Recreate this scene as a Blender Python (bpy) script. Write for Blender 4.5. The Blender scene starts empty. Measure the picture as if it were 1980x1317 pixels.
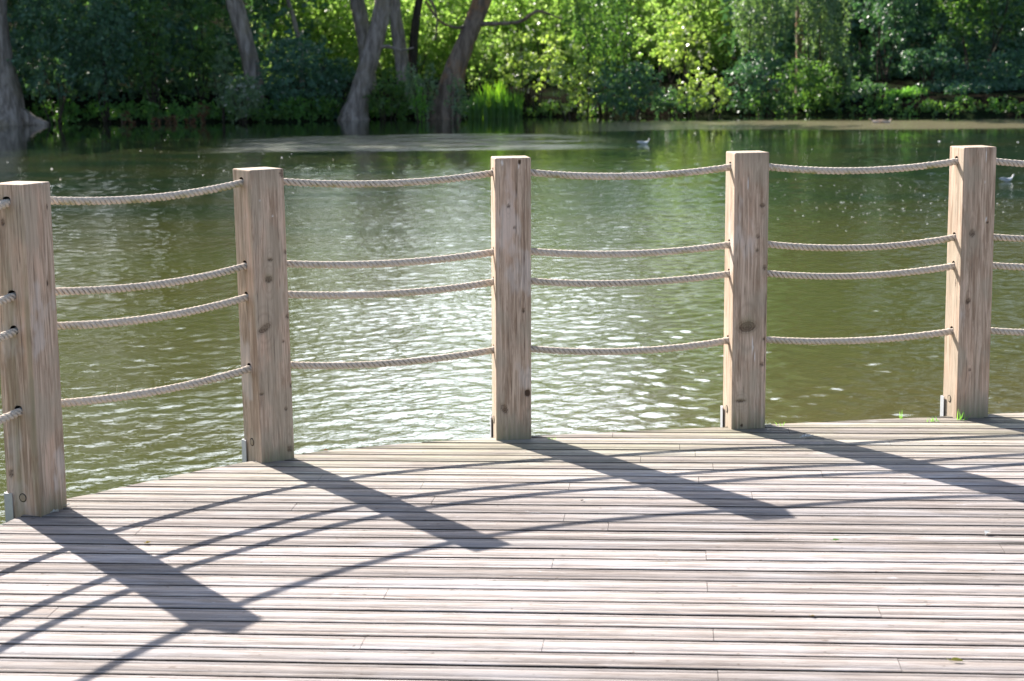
import bpy, math, random
import numpy as np
from mathutils import Matrix, Vector, Euler

S = bpy.context.scene
C = S.collection
PI = math.pi

# ------------------------------------------------------------------ camera
FPX, EYE, PITCH, ROLL = 3472.0, 1.638, 0.16137, -0.01402   # focal length in pixels of the 1980 px wide photo
cam_d = bpy.data.cameras.new('camera')
cam = bpy.data.objects.new('camera', cam_d); C.objects.link(cam)
cam_d.sensor_width = 36.0
cam_d.lens = FPX / 1980.0 * 36.0
cam_d.clip_start = 0.05; cam_d.clip_end = 2000.0
cam.matrix_world = Matrix.Translation((0, 0, EYE)) @ Matrix.Rotation(PI/2 - PITCH, 4, 'X') @ Matrix.Rotation(ROLL, 4, 'Z')
cam_d.dof.use_dof = True
cam_d.dof.focus_distance = 7.5
cam_d.dof.aperture_fstop = 5.6
S.camera = cam

# ------------------------------------------------------------------ sky and sun
SUN_EL, SUN_AZ = math.radians(36.18), math.radians(33.6)    # the sun stands left of the view, behind the trees
w = bpy.data.worlds.new('World'); S.world = w; w.use_nodes = True
nt = w.node_tree
bg = nt.nodes['Background']
sky = nt.nodes.new('ShaderNodeTexSky'); sky.sky_type = 'NISHITA'; sky.sun_disc = False
sky.sun_elevation = SUN_EL; sky.sun_rotation = -SUN_AZ
sky.air_density = 1.0; sky.dust_density = 1.5; sky.ozone_density = 1.0
# added bright cloud above the frame, shaped for glare on the middle water
wtc = nt.nodes.new('ShaderNodeTexCoord'); wmap = nt.nodes.new('ShaderNodeMapping'); wmap.inputs[3].default_value = (1, 1, 2.2)
nt.links.new(wtc.outputs['Generated'], wmap.inputs[0])
wno = nt.nodes.new('ShaderNodeTexNoise'); wno.inputs['Scale'].default_value = 2.6; wno.inputs['Detail'].default_value = 6
nt.links.new(wmap.outputs[0], wno.inputs['Vector'])
wr = nt.nodes.new('ShaderNodeMapRange'); wr.interpolation_type = 'SMOOTHSTEP'; nt.links.new(wno.outputs[0], wr.inputs[0])
wr.inputs[1].default_value = .33; wr.inputs[2].default_value = .56
wdot = nt.nodes.new('ShaderNodeVectorMath'); wdot.operation = 'DOT_PRODUCT'; nt.links.new(wtc.outputs['Generated'], wdot.inputs[0])
wdot.inputs[1].default_value = Vector((-.05, .88, .42)).normalized()
wr2 = nt.nodes.new('ShaderNodeMapRange'); wr2.interpolation_type = 'SMOOTHSTEP'; nt.links.new(wdot.outputs['Value'], wr2.inputs[0])
wr2.inputs[1].default_value = .935; wr2.inputs[2].default_value = .99; wr2.inputs[3].default_value = 0
wmul = nt.nodes.new('ShaderNodeMath'); wmul.operation = 'MULTIPLY'; nt.links.new(wr.outputs[0], wmul.inputs[0]); nt.links.new(wr2.outputs[0], wmul.inputs[1])
wmix = nt.nodes.new('ShaderNodeMix'); wmix.data_type = 'RGBA'; nt.links.new(wmul.outputs[0], wmix.inputs[0]); nt.links.new(sky.outputs[0], wmix.inputs[6])
wmix.inputs[7].default_value = (34.0, 36.5, 40.0, 1)
nt.links.new(wmix.outputs[2], bg.inputs[0]); bg.inputs[1].default_value = 0.07
sl = bpy.data.lights.new('sun', 'SUN'); sl.energy = 4.6; sl.angle = math.radians(0.5); sl.color = (1.0, 0.94, 0.86)
so = bpy.data.objects.new('sun', sl); C.objects.link(so)
sdir = Vector((-math.sin(SUN_AZ)*math.cos(SUN_EL), math.cos(SUN_AZ)*math.cos(SUN_EL), math.sin(SUN_EL)))
so.rotation_euler = sdir.to_track_quat('Z', 'Y').to_euler()
so.location = (-20, 30, 30)
S.view_settings.view_transform = 'Standard'; S.view_settings.look = 'None'
S.view_settings.exposure = 1.58; S.view_settings.gamma = 1.0
S.cycles.use_denoising = True
S.cycles.max_bounces = 7; S.cycles.diffuse_bounces = 4; S.cycles.glossy_bounces = 3
S.cycles.transmission_bounces = 3; S.cycles.sample_clamp_indirect = 6.0
S.cycles.use_adaptive_sampling = True

WATER = -1.0

# ------------------------------------------------------------------ measuring the photograph
def ray(px, py):
    a, b = px - 990.0, py - 658.5
    cr, sr = math.cos(ROLL), math.sin(ROLL)
    u = a*cr + b*sr; v = -a*sr + b*cr
    c, s = math.cos(PITCH), math.sin(PITCH)
    return np.array([u, FPX*c - v*s, -FPX*s - v*c])
def on_z(px, py, z=0.0):
    d = ray(px, py); return np.array([0, 0, EYE]) + d*((z - EYE)/d[2])
def at(px, py, Y):
    d = ray(px, py); return np.array([0, 0, EYE]) + d*(Y/d[1])

# ------------------------------------------------------------------ mesh helpers
def new_mesh(name, verts, faces, mats, parent=None, smooth=False, attr=None, loc=None, mat_idx=None, link=True):
    verts = np.asarray(verts, dtype=np.float32).reshape(-1, 3)
    me = bpy.data.meshes.new(name)
    if isinstance(faces, np.ndarray):
        nf, k = faces.shape
        me.vertices.add(len(verts)); me.vertices.foreach_set('co', verts.ravel())
        me.loops.add(nf*k); me.loops.foreach_set('vertex_index', faces.astype(np.int32).ravel())
        me.polygons.add(nf)
        me.polygons.foreach_set('loop_start', np.arange(0, nf*k, k, dtype=np.int32))
        me.polygons.foreach_set('loop_total', np.full(nf, k, dtype=np.int32))
        me.update(calc_edges=True); me.validate()
    else:
        me.from_pydata(verts.tolist(), [], faces); me.update()
    if smooth:
        me.polygons.foreach_set('use_smooth', np.ones(len(me.polygons), dtype=bool))
    if mat_idx is not None:
        me.polygons.foreach_set('material_index', np.asarray(mat_idx, dtype=np.int32))
    if attr is not None:
        for an, av in attr.items():
            a = me.attributes.new(an, 'FLOAT_COLOR', 'POINT')
            av = np.asarray(av, dtype=np.float32)
            a.data.foreach_set('color', np.concatenate([av, np.ones((len(av), 1), np.float32)], 1).ravel())
    if not isinstance(mats, (list, tuple)): mats = [mats]
    for m in mats: me.materials.append(m)
    o = bpy.data.objects.new(name, me)
    if link: C.objects.link(o)
    if parent is not None: o.parent = parent
    if loc is not None: o.location = loc
    return o
def tag(o, label=None, cat=None, group=None, kind=None):
    if label: o['label'] = label
    if cat: o['category'] = cat
    if group: o['group'] = group
    if kind: o['kind'] = kind
    return o
def empty(name, loc, rz=0.0):
    o = bpy.data.objects.new(name, None); C.objects.link(o)
    o.location = loc; o.rotation_euler = (0, 0, rz); o.empty_display_size = 0.1
    return o
def grid_faces(nr, nc, wrap=False):
    r = np.arange(nr-1)[:, None]; c = np.arange(nc if wrap else nc-1)[None, :]
    c2 = (c+1) % nc
    return np.stack([r*nc+c, r*nc+c2, (r+1)*nc+c2, (r+1)*nc+c], -1).reshape(-1, 4)
def box_arr(x0, x1, y0, y1, z0, z1):
    v = [(x0,y0,z0),(x1,y0,z0),(x1,y1,z0),(x0,y1,z0),(x0,y0,z1),(x1,y0,z1),(x1,y1,z1),(x0,y1,z1)]
    f = [(0,3,2,1),(4,5,6,7),(0,1,5,4),(1,2,6,5),(2,3,7,6),(3,0,4,7)]
    return v, f
class MB:
    def __init__(s): s.v = []; s.f = []; s.n = 0
    def add(s, v, f):
        v = np.asarray(v, float).reshape(-1, 3)
        s.v.append(v); s.f += [tuple(int(i)+s.n for i in q) for q in f]; s.n += len(v)
    def tube(s, pts, rad, k=8, rough=0.0, rng=None, cap=True):
        pts = np.asarray(pts, float); n = len(pts)
        rad = np.full(n, rad) if np.isscalar(rad) else np.asarray(rad)
        t = np.gradient(pts, axis=0); t /= np.linalg.norm(t, axis=1)[:, None] + 1e-9
        ref = np.array([0, 1.0, 0.001]) if abs(t[:, 1]).mean() < .8 else np.array([1.0, 0, 0])
        a = np.cross(t, ref); a /= np.linalg.norm(a, axis=1)[:, None] + 1e-9
        b = np.cross(t, a)
        ang = np.arange(k)/k*2*PI
        rr = rad[:, None]*np.ones(k)
        if rough and rng is not None:
            base = 1 + rough*rng.normal(size=k)
            rr = rr*base[None]*(1 + rough*.6*rng.normal(size=(n, k)))
        V = pts[:, None] + rr[..., None]*(np.cos(ang)[None, :, None]*a[:, None] + np.sin(ang)[None, :, None]*b[:, None])
        f = [tuple(q) for q in grid_faces(n, k, True).tolist()]
        if cap: f += [tuple(range(k))[::-1], tuple(range((n-1)*k, n*k))]
        s.add(V.reshape(-1, 3), f)
    def build(s, name, mat, parent=None, **kw):
        return new_mesh(name, np.concatenate(s.v), s.f, mat, parent, **kw)
def spline(pts, n):
    pts = np.asarray(pts, float); m = len(pts)
    P = np.concatenate([[2*pts[0]-pts[1]], pts, [2*pts[-1]-pts[-2]]])
    out = []
    for t in np.linspace(0, m-1-1e-6, n):
        i = int(t); u = t - i
        p0, p1, p2, p3 = P[i], P[i+1], P[i+2], P[i+3]
        out.append(.5*((2*p1) + (-p0+p2)*u + (2*p0-5*p1+4*p2-p3)*u*u + (-p0+3*p1-3*p2+p3)*u**3))
    return np.array(out)

# ------------------------------------------------------------------ material helpers
def mat(name):
    m = bpy.data.materials.new(name); m.use_nodes = True
    n = m.node_tree.nodes; l = m.node_tree.links
    return m, n, l, n['Principled BSDF']
def N(n, typ, **kw):
    x = n.new(typ)
    for k, v in kw.items():
        if k.startswith('i_'):
            x.inputs[k[2:].replace('_', ' ')].default_value = v
        else: setattr(x, k, v)
    return x
def mixc(n, l, fac, a, b, mode='MIX'):
    x = n.new('ShaderNodeMix'); x.data_type = 'RGBA'; x.blend_type = mode
    for s_, v in ((0, fac), (6, a), (7, b)):
        if isinstance(v, bpy.types.NodeSocket): l.new(v, x.inputs[s_])
        elif isinstance(v, (int, float)): x.inputs[s_].default_value = v
        else: x.inputs[s_].default_value = (*v, 1)
    return x.outputs[2]
def math_(n, l, op, a, b=0.0, c=None, clamp=False):
    x = n.new('ShaderNodeMath'); x.operation = op; x.use_clamp = clamp
    for i, v in enumerate((a, b) if c is None else (a, b, c)):
        if isinstance(v, bpy.types.NodeSocket): l.new(v, x.inputs[i])
        else: x.inputs[i].default_value = v
    return x.outputs[0]
def ramp(n, l, v, lo, hi, a=0.0, b=1.0):
    x = n.new('ShaderNodeMapRange'); x.interpolation_type = 'SMOOTHSTEP'
    l.new(v, x.inputs[0]); x.inputs[1].default_value = lo; x.inputs[2].default_value = hi
    x.inputs[3].default_value = a; x.inputs[4].default_value = b
    return x.outputs[0]
def noise(n, l, vec, scale, detail=3, rough=.55, sc=(1,1,1), dist=0.0, rot=(0,0,0), loc=(0,0,0)):
    mp = n.new('ShaderNodeMapping'); mp.inputs[3].default_value = sc; mp.inputs[2].default_value = rot; mp.inputs[1].default_value = loc
    l.new(vec, mp.inputs[0])
    x = n.new('ShaderNodeTexNoise'); x.inputs['Scale'].default_value = scale
    x.inputs['Detail'].default_value = detail; x.inputs['Roughness'].default_value = rough
    x.inputs['Distortion'].default_value = dist
    l.new(mp.outputs[0], x.inputs['Vector'])
    return x.outputs['Fac']

def leaf_mat(name, c1, c2, c3, trans=.4, rough=.45, spec=.5, tcol=None):
    m, n, l, p = mat(name)
    g = n.new('ShaderNodeNewGeometry')
    r = g.outputs['Random Per Island']
    a = mixc(n, l, ramp(n, l, r, 0, .6), c1, c2)
    a = mixc(n, l, ramp(n, l, r, .78, 1.0), a, c3)
    l.new(a, p.inputs['Base Color']); p.inputs['Roughness'].default_value = rough
    p.inputs['Specular IOR Level'].default_value = spec
    t = n.new('ShaderNodeBsdfTranslucent')
    tc = mixc(n, l, 1.0, a, tcol or (1.6, 1.9, .7), 'MULTIPLY')
    l.new(tc, t.inputs[0])
    mx = n.new('ShaderNodeMixShader'); mx.inputs[0].default_value = trans
    l.new(p.outputs[0], mx.inputs[1]); l.new(t.outputs[0], mx.inputs[2])
    l.new(mx.outputs[0], n['Material Output'].inputs[0])
    return m
L_DARK = leaf_mat('leaf_dark_evergreen', (.072,.145,.100), (.100,.185,.115), (.15,.25,.13), .30, .38, .5)
L_MID = leaf_mat('leaf_mid_green', (.08,.155,.06), (.115,.20,.07), (.20,.30,.10), .45, .42)
L_YEL = leaf_mat('leaf_yellow_green', (.17,.27,.06), (.28,.37,.10), (.54,.58,.32), .62, .4, tcol=(1.25,1.5,.9))
L_GREY = leaf_mat('leaf_grey_green', (.12,.18,.11), (.17,.24,.14), (.25,.32,.19), .35, .5)
L_BLUE = leaf_mat('leaf_blue_green', (.06,.135,.095), (.08,.165,.11), (.12,.22,.14), .28, .42)
L_LIME = leaf_mat('leaf_lime', (.09,.23,.04), (.14,.30,.05), (.22,.38,.07), .5, .42)
L_FERN = leaf_mat('leaf_fern', (.10,.22,.06), (.14,.28,.08), (.23,.36,.12), .5, .5)
L_SHINY = leaf_mat('leaf_glossy', (.18,.25,.08), (.28,.34,.12), (.62,.62,.42), .5, .24, .9)
L_RUST = leaf_mat('leaf_rusty', (.14,.07,.035), (.19,.10,.05), (.25,.15,.06), .3, .6, .3, (1.3,1,.6))
L_WHITE = leaf_mat('petal_white', (.62,.62,.55), (.75,.75,.68), (.8,.8,.75), .4, .5, .3, (1,1,1))
L_IRIS = leaf_mat('iris_blade', (.06,.14,.03), (.09,.19,.04), (.16,.28,.06), .4, .4)
L_IRIS_SUN = leaf_mat('iris_blade_sunlit', (.12,.25,.03), (.20,.33,.04), (.30,.40,.06), .5, .4)

def bark_mat(name, c1, c2, moss):
    m, n, l, p = mat(name)
    tc = n.new('ShaderNodeTexCoord').outputs['Object']
    a = noise(n, l, tc, 6, 5, .65, (1,1,.18), .6)
    b = noise(n, l, tc, 1.1, 3, .6)
    col = mixc(n, l, ramp(n, l, a, .35, .65), c1, c2)
    col = mixc(n, l, ramp(n, l, b, .48, .7, 0, .75), col, moss)
    l.new(col, p.inputs['Base Color']); p.inputs['Roughness'].default_value = .9
    p.inputs['Specular IOR Level'].default_value = .2
    bp = n.new('ShaderNodeBump'); bp.inputs['Distance'].default_value = .16; l.new(a, bp.inputs['Height'])
    l.new(bp.outputs[0], p.inputs['Normal'])
    return m
BARK = bark_mat('bark_grey', (.19,.15,.125), (.44,.36,.31), (.28,.22,.15))
BARK_O = bark_mat('bark_orange_brown', (.14,.10,.075), (.32,.235,.18), (.42,.21,.09))
BARK_D = bark_mat('bark_dark', (.04,.03,.025), (.09,.07,.055), (.05,.06,.03))

# ================================================================== LARGE STRUCTURE
# ---- far bank line, read from the photograph at water level
bank_px = [(-900,262),(-300,250),(0,240),(240,238),(470,236),(560,237),(680,231),(830,229),(1000,227),(1200,225),(1400,223),(1640,222),(1800,226),(1980,227),(2400,232),(2900,240)]
bank = np.array([on_z(px, py, WATER)[:2] for px, py in bank_px])
bo = np.argsort(bank[:, 0]); bank = bank[bo]
def bank_y(x): return np.interp(x, bank[:, 0], bank[:, 1])
rs = np.random.RandomState(5)
def hnoise(x, y, seed=0):
    r = np.random.RandomState(seed); o = np.zeros_like(x)
    for k in range(10):
        f = .05*1.6**(k*.7); a = r.rand()*6.28; o += np.sin(f*(x*math.cos(a)+y*math.sin(a)) + r.rand()*6.28)/(1+k)
    return o
def ground_z(x, y):
    d = y - bank_y(x)
    z = np.where(d < 0, WATER - 1.6*np.clip(-d/3, 0, 1), WATER - .02 + .55*np.clip(d/1.6, 0, 1) + .085*np.clip(d-1.5, 0, 200) + .04*np.clip(d-12, 0, 40))
    z = z + np.where(d > 0, .12*hnoise(x, y, 3)*np.clip(d/3, 0, 1), 0)
    # the near shore the deck stands on, behind the camera
    e = -6 - y
    near = np.clip(e/4, 0, 1)
    return z*(1-near) + near*(-.25)
gx = np.unique(np.concatenate([np.linspace(-900,-60,15), np.linspace(-60,60,241), np.linspace(60,900,15)]))
gy = np.unique(np.concatenate([np.linspace(-900,-12,12), np.linspace(-12,50,30), np.linspace(50,100,120), np.linspace(100,900,25)]))
X, Y = np.meshgrid(gx, gy)
Zg = ground_z(X, Y)
m, n, l, p = mat('bank_soil')
tc = n.new('ShaderNodeTexCoord').outputs['Object']
a = noise(n, l, tc, .8, 5, .6); b = noise(n, l, tc, 6, 4, .6)
col = mixc(n, l, ramp(n, l, a, .4, .6), (.012,.010,.008), (.014,.022,.010))
col = mixc(n, l, ramp(n, l, b, .5, .75, 0, .5), col, (.022,.018,.012))
l.new(col, p.inputs['Base Color']); p.inputs['Roughness'].default_value = 1.0; p.inputs['Specular IOR Level'].default_value = 0
bp = n.new('ShaderNodeBump'); bp.inputs['Distance'].default_value = .15; l.new(b, bp.inputs['Height']); l.new(bp.outputs[0], p.inputs['Normal'])
M_SOIL = m
o = new_mesh('ground', np.stack([X, Y, Zg], -1).reshape(-1, 3), grid_faces(len(gy), len(gx)), M_SOIL, smooth=True)
tag(o, kind='structure')

# ---- water
m, n, l, p = mat('pond_water')
tc = n.new('ShaderNodeTexCoord').outputs['Object']
sx = n.new('ShaderNodeSeparateXYZ'); l.new(tc, sx.inputs[0]); wx, wy = sx.outputs[0], sx.outputs[1]
big = noise(n, l, tc, .12, 3, .5, (1, .6, 1))
big2 = noise(n, l, tc, .35, 3, .5, (.6, 1.6, 1), .3, (0,0,.15))
# ripple zones: ruffled in the middle and at the near left, calmer on the near right and far away
u_az = math_(n, l, 'DIVIDE', wx, wy)                       # where across the pond
mid = math_(n, l, 'MULTIPLY', ramp(n, l, u_az, -.20, -.08), ramp(n, l, u_az, .10, .03))
mid = math_(n, l, 'MAXIMUM', mid, math_(n, l, 'MULTIPLY', ramp(n, l, u_az, .02, -.05), ramp(n, l, wy, 20, 12)))
mid = math_(n, l, 'MULTIPLY', mid, ramp(n, l, big, .2, .55, .55, 1.0))
far = ramp(n, l, wy, 34, 46, 1.0, .12)
amp = math_(n, l, 'MULTIPLY', math_(n, l, 'MULTIPLY_ADD', mid, .75, .25), far)
r1 = noise(n, l, tc, 14.0, 3, .55, (1, 1.25, 1), .5, (0,0,.25))
r2 = noise(n, l, tc, 2.6, 3, .5, (.7, 1.3, 1), .4, (0,0,-.2))
r3 = noise(n, l, tc, .8, 2, .5, (.5, 1.4, 1), .2, (0,0,-.35))
h = math_(n, l, 'MULTIPLY', math_(n, l, 'MULTIPLY', r1, .006), amp)
h = math_(n, l, 'MULTIPLY_ADD', math_(n, l, 'MULTIPLY', r3, far), .02, h)
bp = n.new('ShaderNodeBump'); bp.inputs['Distance'].default_value = 1.0; bp.inputs['Strength'].default_value = 1.0
l.new(h, bp.inputs['Height']); l.new(bp.outputs[0], p.inputs['Normal'])
# murky green body, silty brown near the deck on the right
col = mixc(n, l, ramp(n, l, math_(n, l, 'MULTIPLY_ADD', big, 10.0, wy), 25, 39), (.060,.066,.019), (.012,.024,.012))  # darker far out: the trees' shade put into the water colour
col = mixc(n, l, ramp(n, l, big2, .35, .65, 0, .35), col, (.066,.060,.020))
nearbrown = math_(n, l, 'MULTIPLY', ramp(n, l, wy, 17, 10.5), ramp(n, l, u_az, -.02, .06))
col = mixc(n, l, math_(n, l, 'MULTIPLY', nearbrown, .6), col, (.095,.074,.036))
# pollen film drifting in bands by the far right bank
bank_d = math_(n, l, 'MULTIPLY_ADD', wx, .16, wy)           # bands run slightly towards the camera on the right
fe = noise(n, l, tc, .35, 4, .6, (.35, 1.2, 1), .4)
bd = math_(n, l, 'ADD', bank_d, math_(n, l, 'MULTIPLY', fe, 5.0))
film = math_(n, l, 'MULTIPLY', ramp(n, l, bd, 59.5, 61.5), ramp(n, l, bd, 68.5, 66.0))
film = math_(n, l, 'MULTIPLY', film, ramp(n, l, wx, -2, 6))
film = math_(n, l, 'MULTIPLY', film, .62)
col = mixc(n, l, film, col, (.21,.18,.11))
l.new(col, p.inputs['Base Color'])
p.inputs['IOR'].default_value = 1.33
# wind-ruffled patch
px_ = math_(n, l, 'MULTIPLY_ADD', fe, 6.0, wy)
patch = math_(n, l, 'MULTIPLY', ramp(n, l, px_, 49.5, 52), ramp(n, l, px_, 60, 57))
patch = math_(n, l, 'MULTIPLY', patch, ramp(n, l, noise(n, l, tc, 1.3, 5, .7, (.35, 1.6, 1)), .40, .58, .12, 1))
patch = math_(n, l, 'MULTIPLY', patch, math_(n, l, 'MULTIPLY', ramp(n, l, wx, -9.5, -6), ramp(n, l, wx, 4.5, -1)))
ro = math_(n, l, 'MULTIPLY_ADD', patch, .66, .03)
ro = math_(n, l, 'MULTIPLY_ADD', film, .35, ro)
l.new(ro, p.inputs['Roughness'])
M_WATER = m
def vnoise(x, y, f, seed):
    r = np.random.RandomState(seed); T = r.rand(256, 256)
    X_, Y_ = x*f+100, y*f+100; i, j = np.floor(X_).astype(int), np.floor(Y_).astype(int)
    a_, b_ = X_-i, Y_-j; a_ = a_*a_*(3-2*a_); b_ = b_*b_*(3-2*b_)
    g = lambda p, q: T[p % 256, q % 256]
    return g(i,j)*(1-a_)*(1-b_)+g(i+1,j)*a_*(1-b_)+g(i,j+1)*(1-a_)*b_+g(i+1,j+1)*a_*b_
def sstep(x, a_, b_): t = np.clip((x-a_)/(b_-a_), 0, 1); return t*t*(3-2*t)
STEP = .0013
yy = np.exp(np.arange(math.log(6.5), math.log(90), STEP)); uu = np.arange(-.40, .4001, STEP)
U, Yw = np.meshgrid(uu, yy); Xw = U*Yw
midm = np.maximum(sstep(U, -.17, -.08)*sstep(U, .085, .03), .45*sstep(U, .0, -.06)*sstep(Yw, 15, 10.5))
midm = midm*np.clip(.15 + .95*vnoise(Xw, Yw, .33, 2)+.55*(vnoise(Xw, Yw, 1.0, 3)-.5), .12, 1.2)
sp = STEP*Yw
slope = np.zeros_like(Xw); Hh = np.zeros_like(Xw)
rw = np.random.RandomState(8)
gust = vnoise(Xw*.6, Yw, 1.6, 5)
for k in range(64):
    lam = .052*(7.5**rw.rand()); th = rw.normal()*1.3 + (-.45); kx, ky = math.sin(th), math.cos(th); K_ = 2*PI/lam
    filt = sstep(lam/sp, 2.6, 5.0)
    sl_ = .030 if lam < .13 else (.017 if lam < .26 else .009)                     # slope carried by each component in ruffled water
    calm = .006 if lam < .16 else .011
    ph = K_*(kx*Xw + ky*Yw) + rw.rand()*6.28 + 2.2*vnoise(Xw, Yw, .5/lam**.5, 20+k)
    A_ = (calm + (sl_-calm)*midm*(.5+gust))*filt/K_
    Hh += A_*np.sin(ph)
Hh *= sstep(Yw, 60, 40)*.92+.08
edge_f = sstep(np.abs(U), .40, .38)*sstep(Yw, 6.5, 6.9)*sstep(Yw, 90, 86)
Vw = np.stack([Xw, Yw, WATER + Hh*edge_f], -1).reshape(-1, 3); nr_, nc_ = Xw.shape
Fw = grid_faces(nr_, nc_)
outer = np.array([(-300,-10,WATER),(300,-10,WATER),(300,95,WATER),(-300,95,WATER)], float)
q0 = len(Vw); Vw = np.concatenate([Vw, outer])
c00, c01, c10, c11 = 0, nc_-1, (nr_-1)*nc_, nr_*nc_-1
Fo = np.array([[q0, q0+1, c01, c00], [q0+1, q0+2, c11, c01], [q0+2, q0+3, c10, c11], [q0+3, q0, c00, c10]])
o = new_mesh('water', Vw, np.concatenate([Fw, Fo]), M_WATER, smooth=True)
tag(o, kind='structure')

# ---- deck boards
BD = -0.09031                       # direction of the boards
D2 = np.array([math.cos(BD), math.sin(BD)]); N2 = np.array([math.sin(BD), -math.cos(BD)])
C0, BP = -5.9765, 0.114587
edge = [(-2.9,-6),(-2.9,0),(-2.85,2.6),(-2.68,4.0),(-2.40,4.95),(-2.12,5.55),(-1.96,5.90),(-1.817,6.158),(-1.75,6.37),(-1.667,6.533),(-1.588,6.604),(-1.49,6.715),(-1.258,6.949),(-1.09,7.092),(-.898,7.224),(-.828,7.259),(-.655,7.333),(-.38,7.425),(-.092,7.491),(.105,7.522),(.421,7.568),(.903,7.646),(1.134,7.684),(1.334,7.721),(1.804,7.789),(2.117,7.835),(2.285,7.86),(3.0,7.98),(4.5,8.25),(6.5,8.6)]
edge = np.array(edge)
edge_w = edge @ N2; edge_t = edge @ D2          # edge_w falls along the curve
def edge_left(wv):                              # t of the deck edge on the line N.P = wv
    return np.interp(-wv, -edge_w, edge_t) if False else np.interp(wv, edge_w[::-1], edge_t[::-1])
joints_px = [(618,925),(567,982),(522,1047),(266,1029),(197,1096),(841,960),(101,1185),(746,1149),(700,1245),(1344,873),(1351,928),(1100,943),(1091,1000),(1590,918),(1365,1070),(1070,1083),(1367,1128),(1379,1222),(1702,1186),(1742,1292),(1940,1064),(1388,1307),(1554,838),(1184,845),(818,935),(1050,1245)]
joints = {}
for j in joints_px:
    P = on_z(*j)[:2]; k = int(math.floor((P @ N2 - C0)/BP)); joints.setdefault(k, []).append(float(P @ D2))
rd = random.Random(11)
V, F, base, A = [], [], 0, []
TEND = 6.2
for k in range(-19, 95):
    w0 = C0 + k*BP
    js = sorted(joints.get(k, []))
    cuts = list(js)
    if not js: cuts = [rd.uniform(2.6, 4.5)]
    t = min(cuts) - rd.uniform(3.2, 4.4)
    while t > -4: cuts.append(t); t -= rd.uniform(3.3, 4.2)
    t = max(cuts) + rd.uniform(2.9, 4.0)
    while t < TEND: cuts.append(t); t += rd.uniform(3.0, 4.2)
    cuts = [-1e3] + sorted(cuts) + [TEND]
    gap = .0118
    g1, g2 = .17 + rd.uniform(-.03,.03), .79 + rd.uniform(-.04,.04)
    wd = BP - gap
    # profile across the board: (offset, depth)
    prof = [(0,-.028),(0,-.004),(.0025,-.0008),(.006,0)]
    for g in (g1, g2):
        c = g*wd; prof += [(c-.0022,0),(c-.0009,-.0013),(c+.0009,-.0013),(c+.0022,0)]
    prof += [(wd*.5, .0004)]
    prof = sorted(prof[2:], key=lambda q: q[0])
    prof = [(0,-.028),(0,-.0022),(.0014,-.0004)] + [q for q in prof if q[0] > .004] + [(wd-.0014,-.0004),(wd,-.0022),(wd,-.028)]
    for a_, b_ in zip(cuts[:-1], cuts[1:]):
        dz = rd.uniform(-.0001, .0004); tilt = rd.uniform(-.004, .004); sh = rd.uniform(-.0006,.0006); yawj = rd.uniform(-.0004,.0004)
        lines = []
        for off, dep in prof:
            wv = w0 + gap/2 + off + sh
            el = float(edge_left(wv)) if wv > edge_w[-1] else 99
            s_ = max(a_ + .0008, el); e_ = b_ - .0008
            lines.append((s_, e_, wv, dep + dz + tilt*(off - wd/2)))
        if all(q[0] >= q[1] - .01 for q in lines): continue
        L_ = max(q[1]-q[0] for q in lines); ns = max(2, int(L_/.12)+1)
        tt = np.linspace(0, 1, ns)
        wob = np.cumsum(np.random.RandomState((k*7+int(b_*10))%9973+40).normal(size=ns))*.00012
        arr = np.zeros((len(lines), ns, 3))
        for i, (s_, e_, wv, zz) in enumerate(lines):
            e2 = max(e_, s_ + .0005)
            T = s_ + (e2 - s_)*tt
            ww = wv + yawj*(T - s_)*3 + wob*.8
            P = T[:, None]*D2 + ww[:, None]*N2
            arr[i, :, :2] = P; arr[i, :, 2] = zz + wob
        V.append(arr.reshape(-1, 3)); F.append(grid_faces(len(lines), ns) + base)
        nl = len(lines)
        # end caps as strips
        base += nl*ns
        for col_ in (0, ns-1):
            top = arr[:, col_, :]; bot = top.copy(); bot[:, 2] = -.028
            V.append(np.stack([top, bot], 1).reshape(-1, 3)); ff = grid_faces(nl, 2) + base
            F.append(ff); base += nl*2
m, n, l, p = mat('weathered_decking')
tc0 = n.new('ShaderNodeTexCoord').outputs['Object']
mr = n.new('ShaderNodeVectorRotate'); mr.rotation_type = 'Z_AXIS'; mr.inputs['Angle'].default_value = -BD
l.new(tc0, mr.inputs[0]); tc = mr.outputs[0]
geo = n.new('ShaderNodeNewGeometry')
sxd = n.new('ShaderNodeSeparateXYZ'); l.new(tc, sxd.inputs[0])
# board number from the position across the boards, so that each board has its own tone
row = math_(n, l, 'FLOOR', math_(n, l, 'DIVIDE', math_(n, l, 'SUBTRACT', math_(n, l, 'MULTIPLY', sxd.outputs[1], -1.0), C0), BP))
wn = n.new('ShaderNodeTexWhiteNoise'); wn.noise_dimensions = '1D'; l.new(row, wn.inputs['W'])
cmb = n.new('ShaderNodeCombineXYZ'); l.new(math_(n, l, 'MULTIPLY', row, 3.7), cmb.inputs[2]); l.new(math_(n, l, 'MULTIPLY', row, 1.3), cmb.inputs[0])
va = n.new('ShaderNodeVectorMath'); va.operation = 'ADD'; l.new(tc, va.inputs[0]); l.new(cmb.outputs[0], va.inputs[1]); tv = va.outputs[0]
g1n = noise(n, l, tv, 75, 5, .7, (.06, 1, 1), .4)
g2n = noise(n, l, tv, 190, 3, .6, (.03, 1, 1))
g3n = noise(n, l, tv, 5, 5, .6, (.35, 1.5, 1), .5)
blotch = noise(n, l, tc0, 2.2, 5, .65)
blot2 = noise(n, l, tc0, 14, 5, .7, (.6,1.4,1))
col = mixc(n, l, ramp(n, l, g1n, .32, .62), (.20,.163,.142), (.372,.330,.312))
col = mixc(n, l, ramp(n, l, g2n, .50, .70, 0, .60), col, (.12,.09,.078))
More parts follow.
